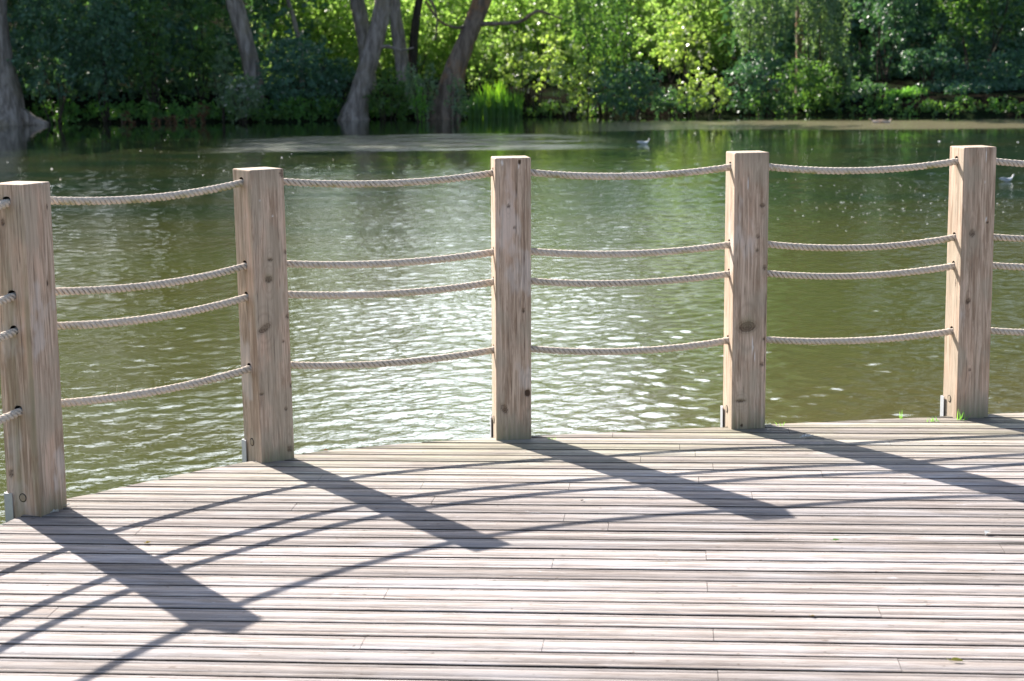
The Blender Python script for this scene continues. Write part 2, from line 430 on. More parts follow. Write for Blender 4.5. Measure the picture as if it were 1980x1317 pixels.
col = mixc(n, l, ramp(n, l, g3n, .45, .70, 0, .60), col, (.45,.43,.445))
tone = ramp(n, l, wn.outputs['Value'], 0, 1, .72, 1.18)
hs = n.new('ShaderNodeHueSaturation'); l.new(tone, hs.inputs['Value']); l.new(col, hs.inputs['Color']); col = hs.outputs[0]
col = mixc(n, l, ramp(n, l, blotch, .45, .68, 0, .40), col, (.27,.235,.215))
# bleached scuffs and droppings
col = mixc(n, l, ramp(n, l, blot2, .64, .74, 0, .75), col, (.52,.51,.53))
# algae along the shaded outer edge
sdk = n.new('ShaderNodeSeparateXYZ'); l.new(tc0, sdk.inputs[0])
alg = math_(n, l, 'MULTIPLY', ramp(n, l, math_(n, l, 'MULTIPLY_ADD', sdk.outputs[0], -.16, sdk.outputs[1]), 6.3, 7.5), ramp(n, l, g3n, .35, .60, .15, 1))
col = mixc(n, l, math_(n, l, 'MULTIPLY', alg, .48), col, (.25,.235,.11))
speck = noise(n, l, tc0, 55, 2, .5, (.5,1,1))
col = mixc(n, l, ramp(n, l, speck, .69, .74, 0, .85), col, (.10,.07,.05))
stain = noise(n, l, tc0, 3.7, 6, .72, (.55, 1.2, 1), .8)
col = mixc(n, l, ramp(n, l, stain, .56, .70, 0, .45), col, (.17,.145,.125))
col = mixc(n, l, ramp(n, l, sdk.outputs[2], -.0008, -.0016), col, (.022,.018,.015))      # darker down in the gaps and grooves
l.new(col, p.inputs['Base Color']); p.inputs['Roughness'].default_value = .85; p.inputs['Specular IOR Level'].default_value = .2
hh = math_(n, l, 'MULTIPLY_ADD', g2n, .5, g1n)
bp = n.new('ShaderNodeBump'); bp.inputs['Distance'].default_value = .0035; l.new(hh, bp.inputs['Height']); l.new(bp.outputs[0], p.inputs['Normal'])
M_DECK = m
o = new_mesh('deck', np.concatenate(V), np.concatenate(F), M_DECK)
tag(o, kind='structure')
# joists and rim under the boards
m, n, l, p = mat('wet_timber')
tc = n.new('ShaderNodeTexCoord').outputs['Object']
a = noise(n, l, tc, 12, 4, .6, (1,1,.3))
l.new(mixc(n, l, a, (.03,.025,.018), (.09,.075,.05)), p.inputs['Base Color']); p.inputs['Roughness'].default_value = .8
M_WET = m
mb = MB()
for t in np.arange(-2.5, 6, .45):
    wmin = float(np.interp(t, edge_t, edge_w)) + .10
    for s_ in (0,):
        a0 = t*D2 + wmin*N2; a1 = t*D2 + 4.9*N2
        q = D2*.022
        v = [(*(a0-q), -.18),(*(a0+q), -.18),(*(a1+q), -.18),(*(a1-q), -.18),(*(a0-q), -.033),(*(a0+q), -.033),(*(a1+q), -.033),(*(a1-q), -.033)]
        mb.add(v, box_arr(0,1,0,1,0,1)[1])
o = mb.build('deck_frame', M_WET); tag(o, kind='structure')

# ================================================================== ROPE FENCE
PW = .15; PH = 1.188
posts = [  # front corner x, y, yaw, lean along x per metre, extra height
    (-2.164-.075*math.cos(1.17)+.075*math.sin(1.17), 5.38-.075*math.sin(1.17)-.075*math.cos(1.17), 1.17, .0, .0),
    (-1.70049, 6.27437, 1.15584, .0017, .0037),
    (-1.01513, 7.06717, .61928, -.0042, -.0086),
    (-.07204, 7.43221, .12689, .0103, .0027),
    (.94207, 7.58823, .14089, .0068, .0012),
    (1.95379, 7.75100, .18117, .0024, .0010),
    (2.97, 7.93, .17, .0, .0)]
HOLE_Z = (1.128, .796, .670, .380)
pr = []
for (x, y, a, le, dh) in posts:
    d = np.array([math.cos(a), math.sin(a)]); nn = np.array([-math.sin(a), math.cos(a)])
    pr.append(dict(c=np.array([x, y]), d=d, n=nn, a=a, le=le, h=PH+dh))
def face_uz(i, px, py, side):
    """pixel -> (distance along the face, height) on a post's right-hand ('f') or left-hand ('l') face"""
    q = pr[i]; dr = ray(px, py); nrm = q['n'] if side == 'f' else q['d']; along = q['d'] if side == 'f' else q['n']
    t = (q['c'] @ nrm)/(dr[:2] @ nrm); P = np.array([0, 0, EYE]) + dr*t
    P0 = P[:2] - np.array([q['le']*P[2], 0])
    return float((P0 - q['c']) @ along), float(P[2])
# knots: (post, side, px, py, half width m, half height m, angle, moss)
knots = [(2,'f',520,540,.016,.012,0,.8),(2,'f',523,502,.010,.007,0,.3),(2,'f',512,635,.030,.013,.5,.2),(2,'f',552,487,.006,.008,0,0),(2,'f',556,612,.007,.009,0,0),
 (2,'f',548,660,.005,.006,0,0),(2,'f',563,745,.005,.008,0,0),(2,'f',553,790,.006,.008,0,0),(2,'f',506,762,.009,.004,0,.6),(2,'f',560,868,.010,.014,.2,0),(2,'f',545,335,.009,.014,0,0),
 (3,'f',1020,760,.014,.017,0,-1),(3,'f',983,398,.006,.008,0,0),(3,'f',995,440,.005,.006,0,0),(3,'f',1004,313,.007,.012,0,-1),(3,'f',975,790,.012,.02,.5,0),(3,'f',1012,600,.006,.010,0,0),
 (4,'f',1445,632,.036,.022,.15,1),(4,'f',1474,397,.010,.008,0,0),(4,'f',1465,457,.008,.008,0,0),(4,'f',1464,484,.006,.006,0,.5),(4,'f',1478,517,.007,.010,0,0),(4,'f',1473,704,.008,.009,0,0),(4,'f',1432,775,.020,.006,0,.6),(4,'f',1434,823,.006,.008,0,-1),(4,'f',1477,655,.005,.008,0,0),
 (5,'f',1880,451,.013,.015,0,0),(5,'f',1872,582,.013,.010,.7,0),(5,'f',1909,430,.005,.005,0,-1),(5,'f',1875,715,.006,.006,0,0),(5,'l',1848,545,.004,.02,0,0),
 (1,'l',22,915,.010,.014,.3,0),(1,'f',91,548,.003,.014,0,-1),(1,'f',90,400,.004,.012,0,-1),(1,'l',5,430,.008,.012,0,0),(1,'f',70,880,.005,.01,0,0)]
cracks = [(2,'f',535,365,415,1.2),(2,'f',538,418,470,1.0),(2,'f',541,478,560,.5),(3,'f',998,325,462,1.0),(3,'f',1014,318,700,.7),(3,'f',1006,500,640,.5),(4,'f',1479,560,745,1.2),(4,'f',1428,300,520,.4),
 (5,'f',1867,690,806,1.0),(5,'l',1851,480,620,.9),(5,'l',1849,288,400,.6),(1,'f',88,395,425,1.6),(1,'f',91,528,560,1.4),(1,'l',34,360,520,.5),(1,'l',52,380,480,.6),(3,'f',966,330,500,.35),(4,'f',1440,400,800,.25),(2,'f',500,400,800,.3),
 (4,'l',1409,300,700,.5),(2,'l',470,700,880,.4)]
drops = [(3,'f',971,315,.004,.012),(3,'f',1002,322,.002,.014),(5,'f',1907,300,.0022,.03),(5,'f',1907,424,.003,.012),(4,'f',1455,668,.003,.035),(4,'f',1459,690,.0025,.02),(2,'f',503,388,.002,.006),(2,'f',528,418,.003,.004),(1,'f',81,353,.003,.008),(1,'f',37,391,.003,.006),(5,'f',1905,352,.002,.008),(4,'f',1446,355,.002,.03)]
m, n, l, p = mat('weathered_post_timber')
tc0 = n.new('ShaderNodeTexCoord').outputs['Object']
oi = n.new('ShaderNodeObjectInfo')
cb = n.new('ShaderNodeCombineXYZ'); l.new(math_(n, l, 'MULTIPLY', oi.outputs['Random'], 37.0), cb.inputs[0]); l.new(math_(n, l, 'MULTIPLY', oi.outputs['Random'], 11.0), cb.inputs[2])
va = n.new('ShaderNodeVectorMath'); va.operation = 'ADD'; l.new(tc0, va.inputs[0]); l.new(cb.outputs[0], va.inputs[1]); tc = va.outputs[0]
at_ = n.new('ShaderNodeAttribute'); at_.attribute_name = 'wear'
sw = n.new('ShaderNodeSeparateColor'); l.new(at_.outputs['Color'], sw.inputs[0])
ga = noise(n, l, tc, 62, 6, .7, (1,1,.055), 1.0)
gb = noise(n, l, tc, 160, 4, .6, (1,1,.03), .3)
gc = noise(n, l, tc, 9, 4, .6, (1.6,1.6,.22), .4)
gd = noise(n, l, tc, 3.0, 4, .6, (1.5,1.5,.8))
col = mixc(n, l, ramp(n, l, ga, .35, .62), (.30,.205,.14), (.62,.475,.365))
col = mixc(n, l, ramp(n, l, gb, .50, .64, 0, .65), col, (.27,.185,.13))
col = mixc(n, l, ramp(n, l, gc, .50, .70, 0, .55), col, (.72,.49,.36))
col = mixc(n, l, ramp(n, l, gd, .48, .60, 0, .60), col, (.40,.34,.26))
col = mixc(n, l, ramp(n, l, gd, .42, .34, 0, .35), col, (.70,.65,.62))
grn = math_(n, l, 'MULTIPLY', sw.outputs[1], ramp(n, l, ga, .3, .6, .4, 1))
col = mixc(n, l, grn, col, (.15,.16,.07))
col = mixc(n, l, sw.outputs[0], col, (.075,.045,.028))
col = mixc(n, l, sw.outputs[2], col, (.80,.78,.76))
l.new(col, p.inputs['Base Color']); p.inputs['Roughness'].default_value = .82; p.inputs['Specular IOR Level'].default_value = .3
hh = math_(n, l, 'SUBTRACT', math_(n, l, 'MULTIPLY_ADD', gb, .5, ga), sw.outputs[0])
bp = n.new('ShaderNodeBump'); bp.inputs['Distance'].default_value = .0025; l.new(hh, bp.inputs['Height']); l.new(bp.outputs[0], p.inputs['Normal'])
M_POST = m
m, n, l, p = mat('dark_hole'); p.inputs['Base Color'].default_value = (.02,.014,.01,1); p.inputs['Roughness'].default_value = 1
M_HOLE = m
m, n, l, p = mat('galvanised_steel')
tc = n.new('ShaderNodeTexCoord').outputs['Object']; a = noise(n, l, tc, 30, 3, .6)
l.new(mixc(n, l, a, (.45,.47,.50), (.62,.63,.66)), p.inputs['Base Color']); p.inputs['Metallic'].default_value = .6; p.inputs['Roughness'].default_value = .55
M_STEEL = m
m, n, l, p = mat('plug_timber')
tc = n.new('ShaderNodeTexCoord').outputs['Object']; a = noise(n, l, tc, 120, 3, .6)
l.new(mixc(n, l, a, (.26,.20,.14), (.38,.31,.22)), p.inputs['Base Color']); p.inputs['Roughness'].default_value = .8
M_PLUG = m

fence = empty('rope_fence', (0, 0, 0))
tag(fence, 'curved fence of square weathered timber posts threaded with four sagging ropes at the deck edge', 'fence')
def u_samples(fine):
    r = .004; k = 40 if fine else 8
    return np.concatenate([[r*.3], np.linspace(r, PW-r, k), [PW-r*.3]])
post_labels = {1:'near post at the left edge of the deck, turned corner-on', 2:'second post from the left with a long oblique knot', 3:'middle post with a round dark knot hole low on its right',
               4:'fourth post with a large mossy knot', 5:'post near the right edge with a broad sunlit left face', 0:'post just outside the frame on the left', 6:'post just outside the frame on the right'}
for i, q in enumerate(pr):
    rng = np.random.RandomState(100+i)
    h = q['h']
    z = np.concatenate([[-.45,-.2,-.06], np.arange(-.004, h-.006, .004), [h-.005, h-.0015, h]])
    # loop: front face (v=0) u 0..W, right face (u=W), back face (v=W), left face (u=0) back to the start
    lo, side, su = [], [], []
    uf = u_samples(True); uc = u_samples(False); r = .004
    for u in uf: lo.append((u, 0 if r <= u <= PW-r else r*.3)); side.append(0); su.append(u)
    for u in uc: lo.append((PW - (0 if r <= u <= PW-r else r*.3), u)); side.append(1); su.append(u)
    for u in uc[::-1]: lo.append((u, PW - (0 if r <= u <= PW-r else r*.3))); side.append(2); su.append(u)
    for u in uf[::-1]: lo.append((0 if r <= u <= PW-r else r*.3, u)); side.append(3); su.append(u)
    lo = np.array(lo); side = np.array(side); su = np.array(su)
    nz, nl = len(z), len(lo)
    ins = np.zeros(nz); ins[-1] = .004; ins[-2] = .0012
    ctr = np.array([PW/2, PW/2])
    XY = ctr + (lo[None]-ctr)*(1 - ins[:, None, None]/(PW/2))
    Zz = np.repeat(z[:, None], nl, 1)
    # wear
    W_ = np.zeros((nz, nl, 3)); Us = np.repeat(su[None], nz, 0); Sd = np.repeat(side[None], nz, 0)
    def wob(zz, seed, a=.003, f=9):
        rr = np.random.RandomState(seed); return a*(np.sin(zz*f+rr.rand()*6)+.6*np.sin(zz*f*2.3+rr.rand()*6)+.4*np.sin(zz*f*5.1+rr.rand()*6))
    kl = [(s_, *face_uz(i, px, py, s_), a_, b_, an, mo) for (pi, s_, px, py, a_, b_, an, mo) in knots if pi == i]
    for s_, ku, kz, a_, b_, an, mo in kl:
        msk = Sd == (0 if s_ == 'f' else 3)
        du, dz = Us-ku, Zz-kz
        c_, s2 = math.cos(an), math.sin(an)
        e = np.sqrt(((du*c_+dz*s2)/a_)**2 + ((-du*s2+dz*c_)/b_)**2)
        if mo < 0:
            v = np.clip(1.25-e*1.0, 0, 1)*1.0; v = np.where(e < .85, 1.0, v*.9)
        else:
            v = np.where(e < 1, .55 + .35*np.sin(e*9)**2, np.exp(-(e-1)*3.0)*.45*(1+.6*np.sin(e*11)))
            v = v*np.where(dz < 0, 1.0, .8)
        W_[..., 0] = np.maximum(W_[..., 0], np.where(msk & (e < 3.2), v, 0))
        # long grain lines bending past the knot
        if a_ > .0055:
            e2 = np.sqrt((du/(a_*1.3))**2 + (dz/(b_*4.5))**2)
            ln_ = np.exp(-((e2-1.0)/.10)**2)*.16 + np.exp(-((e2-1.5)/.12)**2)*.09
            W_[..., 0] = np.maximum(W_[..., 0], np.where(msk, ln_, 0))
        if mo > 0:
            g = np.exp(-((du/(a_*1.3))**2 + ((dz-b_*.4)/(b_*1.6))**2))*mo*(.55+.45*np.sin(du*900+3*np.sin(dz*200)))
            W_[..., 1] = np.maximum(W_[..., 1], np.where(msk, np.clip(g, 0, 1), 0))
    for ci, (pi, s_, px, y0, y1, st) in enumerate(cracks):
        if pi != i: continue
        u0, z1 = face_uz(i, px, y0, s_); u1, z0 = face_uz(i, px, y1, s_); msk = Sd == (0 if s_ == 'f' else 3)
        uc_ = .5*(u0+u1) + wob(Zz, ci, .0012, 14)
        end = np.clip((Zz-z0)/.03, 0, 1)*np.clip((z1-Zz)/.03, 0, 1)
        wd_ = .0016*(.7+.5*st)
        v = np.exp(-((Us-uc_)/wd_)**2)*end*min(1, .5+.45*st)*(.75+.25*np.sin(Zz*70+ci))
        W_[..., 0] = np.maximum(W_[..., 0], np.where(msk, v, 0))
    for dI, (pi, s_, px, py, a_, b_) in enumerate(drops):
        if pi != i: continue
        ku, kz = face_uz(i, px, py, s_); msk = Sd == (0 if s_ == 'f' else 3)
        e = np.sqrt(((Us-ku-wob(Zz, dI, .0008, 60))/a_)**2 + ((Zz-kz)/b_)**2)
        W_[..., 2] = np.maximum(W_[..., 2], np.where(msk, np.clip(1.5-e*1.2, 0, 1)*.85, 0))
    # random fine checks, darker weathered tops and green feet
    for s_ in range(4):
        msk = Sd == s_
        for _ in range(9):
            u0 = rng.uniform(.01, .14); zc = rng.uniform(.05, 1.15); ln = rng.uniform(.03, .16)
            v = np.exp(-((Us-u0-wob(Zz, int(u0*1e5), .001, 12))/.0014)**2)*np.clip(1-((Zz-zc)/ln)**2, 0, 1)*rng.uniform(.25, .7)
            W_[..., 0] = np.maximum(W_[..., 0], np.where(msk, v, 0))
        sm = sum(np.sin(Us*rng.uniform(60, 420)+rng.rand()*6) for _ in range(5))/5
        if s_ != 3:
            W_[..., 0] = np.maximum(W_[..., 0], np.where(msk, np.clip((Zz-(h-.05-.03*sm))/.05, 0, 1)*.30*(.6+.4*sm), 0))
            W_[..., 1] = np.maximum(W_[..., 1], np.where(msk, np.clip((.09+.05*sm-Zz)/.10, 0, 1)*.65, 0))
    # green run below each rope hole
    for hz in HOLE_Z:
        msk = Sd == 3
        v = np.exp(-((Us-.075)/.014)**2)*np.clip((hz-Zz)/.02, 0, 1)*np.exp(-np.clip(hz-Zz, 0, 9)/.05)*(.75 if i == 1 else .3)
        W_[..., 1] = np.maximum(W_[..., 1], np.where(msk, v, 0))
    if i == 1:
        sm = np.sin(Us*75+1.0)+.5*np.sin(Us*190+wob(Zz,3,2,3))
        W_[..., 1] = np.maximum(W_[..., 1], np.where(Sd == 3, np.clip(.25+.25*sm, 0, 1)*np.clip((1.05-Zz)/.3, 0, 1)*.75, 0))
    # rope holes through the left and right faces
    HR = .0185
    inside = np.zeros((nz, nl), bool)
    for sd_ in (3, 1):
        for hz in HOLE_Z:
            if sd_ == 1: continue
            du, dz = Us-.075, Zz-(hz+.0025); rr = np.sqrt(du**2+dz**2); msk = (Sd == sd_)
            inn = msk & (rr < HR); band = msk & (rr >= HR-.0022) & (rr < HR+.0026)
            sc_ = np.where(band, HR/np.maximum(rr, 1e-6), 1)
            nu = .075 + du*sc_; nzv = (hz+.0025) + dz*sc_
            XY[..., 1] = np.where(band, nu, XY[..., 1]); Zz = np.where(band, nzv, Zz)
            inside |= inn & ~band
    xs = XY[..., 0]*q['d'][0] + XY[..., 1]*q['n'][0]; ys = XY[..., 0]*q['d'][1] + XY[..., 1]*q['n'][1]
    xs = xs + q['le']*Zz
    P = np.stack([xs, ys, Zz], -1).reshape(-1, 3)
    fc = grid_faces(nz, nl, True)
    keep = ~inside.reshape(-1)[fc].any(1)
    fc = fc[keep]
    faces = [tuple(f) for f in fc.tolist()] + [tuple(range((nz-1)*nl, nz*nl))]
    po = new_mesh('fence_post', P, faces, M_POST, fence, attr={'wear': W_.reshape(-1, 3)}, loc=(q['c'][0], q['c'][1], 0))
    po['label'] = post_labels[i]
    # bores the ropes run through
    mb = MB()
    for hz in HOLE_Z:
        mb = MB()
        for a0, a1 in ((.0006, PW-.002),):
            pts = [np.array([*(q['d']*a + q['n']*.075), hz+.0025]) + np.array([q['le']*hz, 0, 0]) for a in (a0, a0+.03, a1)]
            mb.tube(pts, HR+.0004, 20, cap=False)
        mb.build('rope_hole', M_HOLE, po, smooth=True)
    # steel bracket behind the foot
    mb = MB()
    v, f = box_arr(-.0052, PW+.006, PW+.001, PW+.006, -.22, .075)
    v2, f2 = box_arr(-.0085, -.0055, PW-.03, PW+.006, -.22, .075)
    for vv, ff in ((v, f), (v2, f2)):
        vv = np.array(vv); xy = vv[:, :1]*q['d'] + vv[:, 1:2]*q['n']
        mb.add(np.concatenate([xy, vv[:, 2:]], 1), ff)
    mb.build('metal_bracket', M_STEEL, po)
    # bolt recess with plug on the left face
    mb = MB(); zc = .075 if i != 1 else .062
    ring = []
    ctr3 = np.array([*(q['n']*.078), zc])
    nn3 = np.array([*(-q['d']), 0]); ax1 = np.array([*q['n'], 0]); ax2 = np.array([0, 0, 1.0])
    K = 20; vs = []
    for rr, off in ((.0165, .0004), (.0160, .0016), (.0140, .0016), (.0132, -.001)):
        for k_ in range(K):
            a_ = k_/K*2*PI; vs.append(ctr3 + nn3*off + rr*(math.cos(a_)*ax1 + math.sin(a_)*ax2))
    fs = [tuple(x) for x in grid_faces(4, K, True).tolist()]
    mb.add(vs, fs); mb.build('bolt_recess_rim', M_HOLE, po)
    mb = MB(); vs = []
    for rr, off in ((.0136, .0002), (.0125, .0022), (.004, .0026)):
        for k_ in range(K):
            a_ = k_/K*2*PI; vs.append(ctr3 + nn3*off + rr*(math.cos(a_)*ax1 + math.sin(a_)*ax2))
    mb.add(vs, [tuple(x) for x in grid_faces(3, K, True).tolist()] + [tuple(range(2*K, 3*K))])
    mb.build('timber_plug', M_PLUG, po)

# ---- ropes
m, n, l, p = mat('three_strand_rope')
tc = n.new('ShaderNodeTexCoord').outputs['Object']
a = noise(n, l, tc, 9, 4, .6); b = noise(n, l, tc, 220, 3, .6)
gn = n.new('ShaderNodeNewGeometry'); sn = n.new('ShaderNodeSeparateXYZ'); l.new(gn.outputs['Position'], sn.inputs[0])
at_ = n.new('ShaderNodeAttribute'); at_.attribute_name = 'wear'; sw = n.new('ShaderNodeSeparateColor'); l.new(at_.outputs['Color'], sw.inputs[0])
col = mixc(n, l, ramp(n, l, b, .3, .7), (.50,.42,.34), (.74,.65,.55))
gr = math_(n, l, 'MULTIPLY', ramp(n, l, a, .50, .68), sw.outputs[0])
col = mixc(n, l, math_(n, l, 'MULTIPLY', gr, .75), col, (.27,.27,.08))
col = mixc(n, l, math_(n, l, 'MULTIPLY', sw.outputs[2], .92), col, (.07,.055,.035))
l.new(col, p.inputs['Base Color']); p.inputs['Roughness'].default_value = .9; p.inputs['Specular IOR Level'].default_value = .15
bp = n.new('ShaderNodeBump'); bp.inputs['Distance'].default_value = .0015; l.new(b, bp.inputs['Height']); l.new(bp.outputs[0], p.inputs['Normal'])
M_ROPE = m
rope_labels = ('topmost rope, greenest underneath', 'second rope from the top', 'third rope from the top', 'lowest rope, nearest the deck')
for ri, hz in enumerate(HOLE_Z):
    rng = np.random.RandomState(40+ri)
    pts = []
    for i, q in enumerate(pr):
        cx = q['c'] + q['n']*.075 + np.array([q['le']*hz, 0])
        zj = hz - .003
        a0 = cx + q['d']*(-.001); a1 = cx + q['d']*(PW+.001)
        if pts:
            prev = pts[-1]; L_ = np.linalg.norm(a0 - prev[:2]); ns = int(L_/.0045)
            sag = rng.uniform(.023, .031) if ri else rng.uniform(.024, .030)
            sk = rng.uniform(-.1,.1)
            for t in np.linspace(0, 1, ns+1)[1:-1]:
                xy = prev[:2]*(1-t) + a0*t; tt_ = t + sk*t*(1-t)
                pts.append(np.array([*xy, prev[2]*(1-t) + zj*t - sag*4*tt_*(1-tt_)]))
        for t in np.linspace(0, 1, 30): pts.append(np.array([*(a0*(1-t)+a1*t), zj]))
    pts = np.array(pts)
    seg = np.linalg.norm(np.diff(pts, axis=0), axis=1); s_ = np.concatenate([[0], np.cumsum(seg)])
    ss = np.arange(0, s_[-1], .0052)
    pts = np.stack([np.interp(ss, s_, pts[:, k]) for k in range(3)], 1)
    for _ in range(4): pts[1:-1] = .25*pts[:-2] + .5*pts[1:-1] + .25*pts[2:]
    t = np.gradient(pts, axis=0); t /= np.linalg.norm(t, axis=1)[:, None]
    side_ = np.cross(t, [0, 0, 1.0]); side_ /= np.linalg.norm(side_, axis=1)[:, None]   # points towards the camera side
    up = np.cross(side_, t)
    V, F, Wr, b0 = [], [], [], 0
    K = 10; rs_ = .0072; ro_ = .0087; pitch = .067
    for k in range(3):
        ph = -ss/pitch*2*PI + k*2*PI/3 + .25*np.sin(ss*3+ri)
        cen = pts + ro_*(np.cos(ph)[:, None]*side_ + np.sin(ph)[:, None]*up)
        tk = np.gradient(cen, axis=0); tk /= np.linalg.norm(tk, axis=1)[:, None]
        rad = pts - cen; rad /= np.linalg.norm(rad, axis=1)[:, None]
        bb = np.cross(tk, rad)
        an = np.arange(K)/K*2*PI
        thick = 1 + .05*np.sin(ss*1.7+ri*2) + .03*np.sin(ss*7.3+ri); rr = rs_*thick[:, None]*(1 + .05*rng.normal(size=(len(ss), 1)))
        ring = cen[:, None] + rr[..., None]*(np.cos(an)[None, :, None]*rad[:, None]*.95 + np.sin(an)[None, :, None]*bb[:, None]*1.08)
        V.append(ring.reshape(-1, 3)); F.append(grid_faces(len(ss), K, True) + b0); b0 += len(ss)*K
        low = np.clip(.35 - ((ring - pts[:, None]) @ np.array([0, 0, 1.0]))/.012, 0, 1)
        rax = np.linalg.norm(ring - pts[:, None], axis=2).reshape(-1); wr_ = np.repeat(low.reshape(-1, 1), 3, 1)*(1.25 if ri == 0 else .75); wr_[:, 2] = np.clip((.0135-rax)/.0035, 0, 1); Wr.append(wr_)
    # loose fibres
    nf = 1100; idx = rng.randint(0, len(ss), nf); ph = rng.uniform(0, 2*PI, nf)
    dirr = np.cos(ph)[:, None]*side_[idx] + np.sin(ph)[:, None]*up[idx]
    st = pts[idx] + dirr*.0135
    ln = rng.uniform(.004, .012, nf)[:, None]*(1 + 1.5*(rng.rand(nf, 1) > .95))
    en = st + (dirr*.7 + rng.normal(size=(nf, 3))*.6)*ln
    wv = t[idx]*.00035
    q4 = np.stack([st-wv, st+wv, en+wv*.4, en-wv*.4], 1).reshape(-1, 3)
    V.append(q4); F.append(np.arange(nf*4).reshape(-1, 4) + b0); Wr.append(np.zeros((nf*4, 3)))
    ro = new_mesh('rope', np.concatenate(V), np.concatenate(F), M_ROPE, fence, smooth=True, attr={'wear': np.concatenate(Wr)})
    ro['label'] = rope_labels[ri]

# ================================================================== FAR BANK: TREES AND PLANTS
def leaf_quads(c, out, size, rng, wid=.34, droop=.25, outw=.7):
    k = len(c)
    a = out*outw + rng.normal(size=(k, 3))*.75; a[:, 2] -= droop
    a /= np.linalg.norm(a, axis=1)[:, None] + 1e-9
    r = rng.normal(size=(k, 3)); b = np.cross(a, r); b /= np.linalg.norm(b, axis=1)[:, None] + 1e-9
    nrm = np.cross(a, b)
    s_ = size[:, None]
    v = np.stack([c, c + a*s_*.45 + b*s_*wid + nrm*s_*.06, c + a*s_ - nrm*s_*.05, c + a*s_*.45 - b*s_*wid + nrm*s_*.06], 1)
    return v.reshape(-1, 3)
def clump_leaves(blobs, nleaf, leaf, rng, nclump=None, crad=.22, shell=.62, droop=.25, drape=0.0, wid=.34, zmin=None, flat=.6):
    """leaves gathered in clumps spread through ellipsoids (cx,cy,cz,rx,ry,rz)"""
    blobs = np.asarray(blobs, float)
    vol = (blobs[:, 3]*blobs[:, 4]*blobs[:, 5])**(2/3)
    V = []
    for bI, B in enumerate(blobs):
        nb = max(6, int(nleaf*vol[bI]/vol.sum()))
        nc = max(4, int((nclump or max(10, nb/22))*(vol[bI]/vol.sum() if nclump else 1)))
        d = rng.normal(size=(nc, 3)); d /= np.linalg.norm(d, axis=1)[:, None]
        rr = shell + (1.08-shell)*rng.rand(nc, 1)**.8
        cc = B[:3] + d*rr*B[3:]
        cs = rng.uniform(.55, 1.35, nc)*crad*min(B[3:].mean(), 2.2)
        pick = rng.randint(0, nc, nb)
        dsp = d + rng.normal(size=(nc, 3))*.6; dsp[:, 2] *= .6; dsp /= np.linalg.norm(dsp, axis=1)[:, None]
        lsp = cs*rng.uniform(.8, 3.4, nc); sp_ = rng.rand(nb)**.8
        off = rng.normal(size=(nb, 3))*(cs[pick]*(.62-.3*sp_))[:, None]; off[:, 2] *= flat
        off += dsp[pick]*(lsp[pick]*sp_)[:, None]; off[:, 2] -= (sp_**2)*lsp[pick]*.45
        if drape:
            dr = rng.rand(nb)**1.0*drape*rng.uniform(.3, 1, nc)[pick]; off[:, 2] -= dr; off[:, :2] *= (.75)
        pc = cc[pick] + off
        out = d[pick]*.8 + off/(cs[pick][:, None]+1e-6)*.3
        sz = leaf*rng.uniform(.5, 1.45, nb)*rng.uniform(.8, 1.2, nc)[pick]
        V.append((pc, out, sz))
    c = np.concatenate([v[0] for v in V]); out = np.concatenate([v[1] for v in V]); sz = np.concatenate([v[2] for v in V])
    if zmin is not None:
        gz = ground_z(c[:, 0], c[:, 1]) + zmin
        lowm = c[:, 2] < np.maximum(gz, WATER+.03)
        c[lowm, 2] = np.maximum(gz, WATER+.03)[lowm] + rng.rand(lowm.sum())*.25
    return leaf_quads(c, out, sz, rng, wid, droop)
def leaf_object(name, v, material, parent, loc):
    v = v - np.asarray(loc)
    return new_mesh(name, v, np.arange(len(v)).reshape(-1, 4), material, parent)
M_PX = 1/FPX
def m_per_px(Y): return Y*M_PX*1.0
def uneven(cx, cy, cz, rx, ry, rz, k, rng, spread=.55):
    bl = [(cx, cy, cz, rx*.72, ry*.72, rz*.78)]
    for _ in range(k):
        d = rng.normal(size=3); d /= np.linalg.norm(d); s_ = rng.uniform(.30, .52)
        bl.append((cx + d[0]*rx*spread, cy + d[1]*ry*spread, cz + d[2]*rz*spread, rx*s_, ry*s_, rz*s_))
    return bl
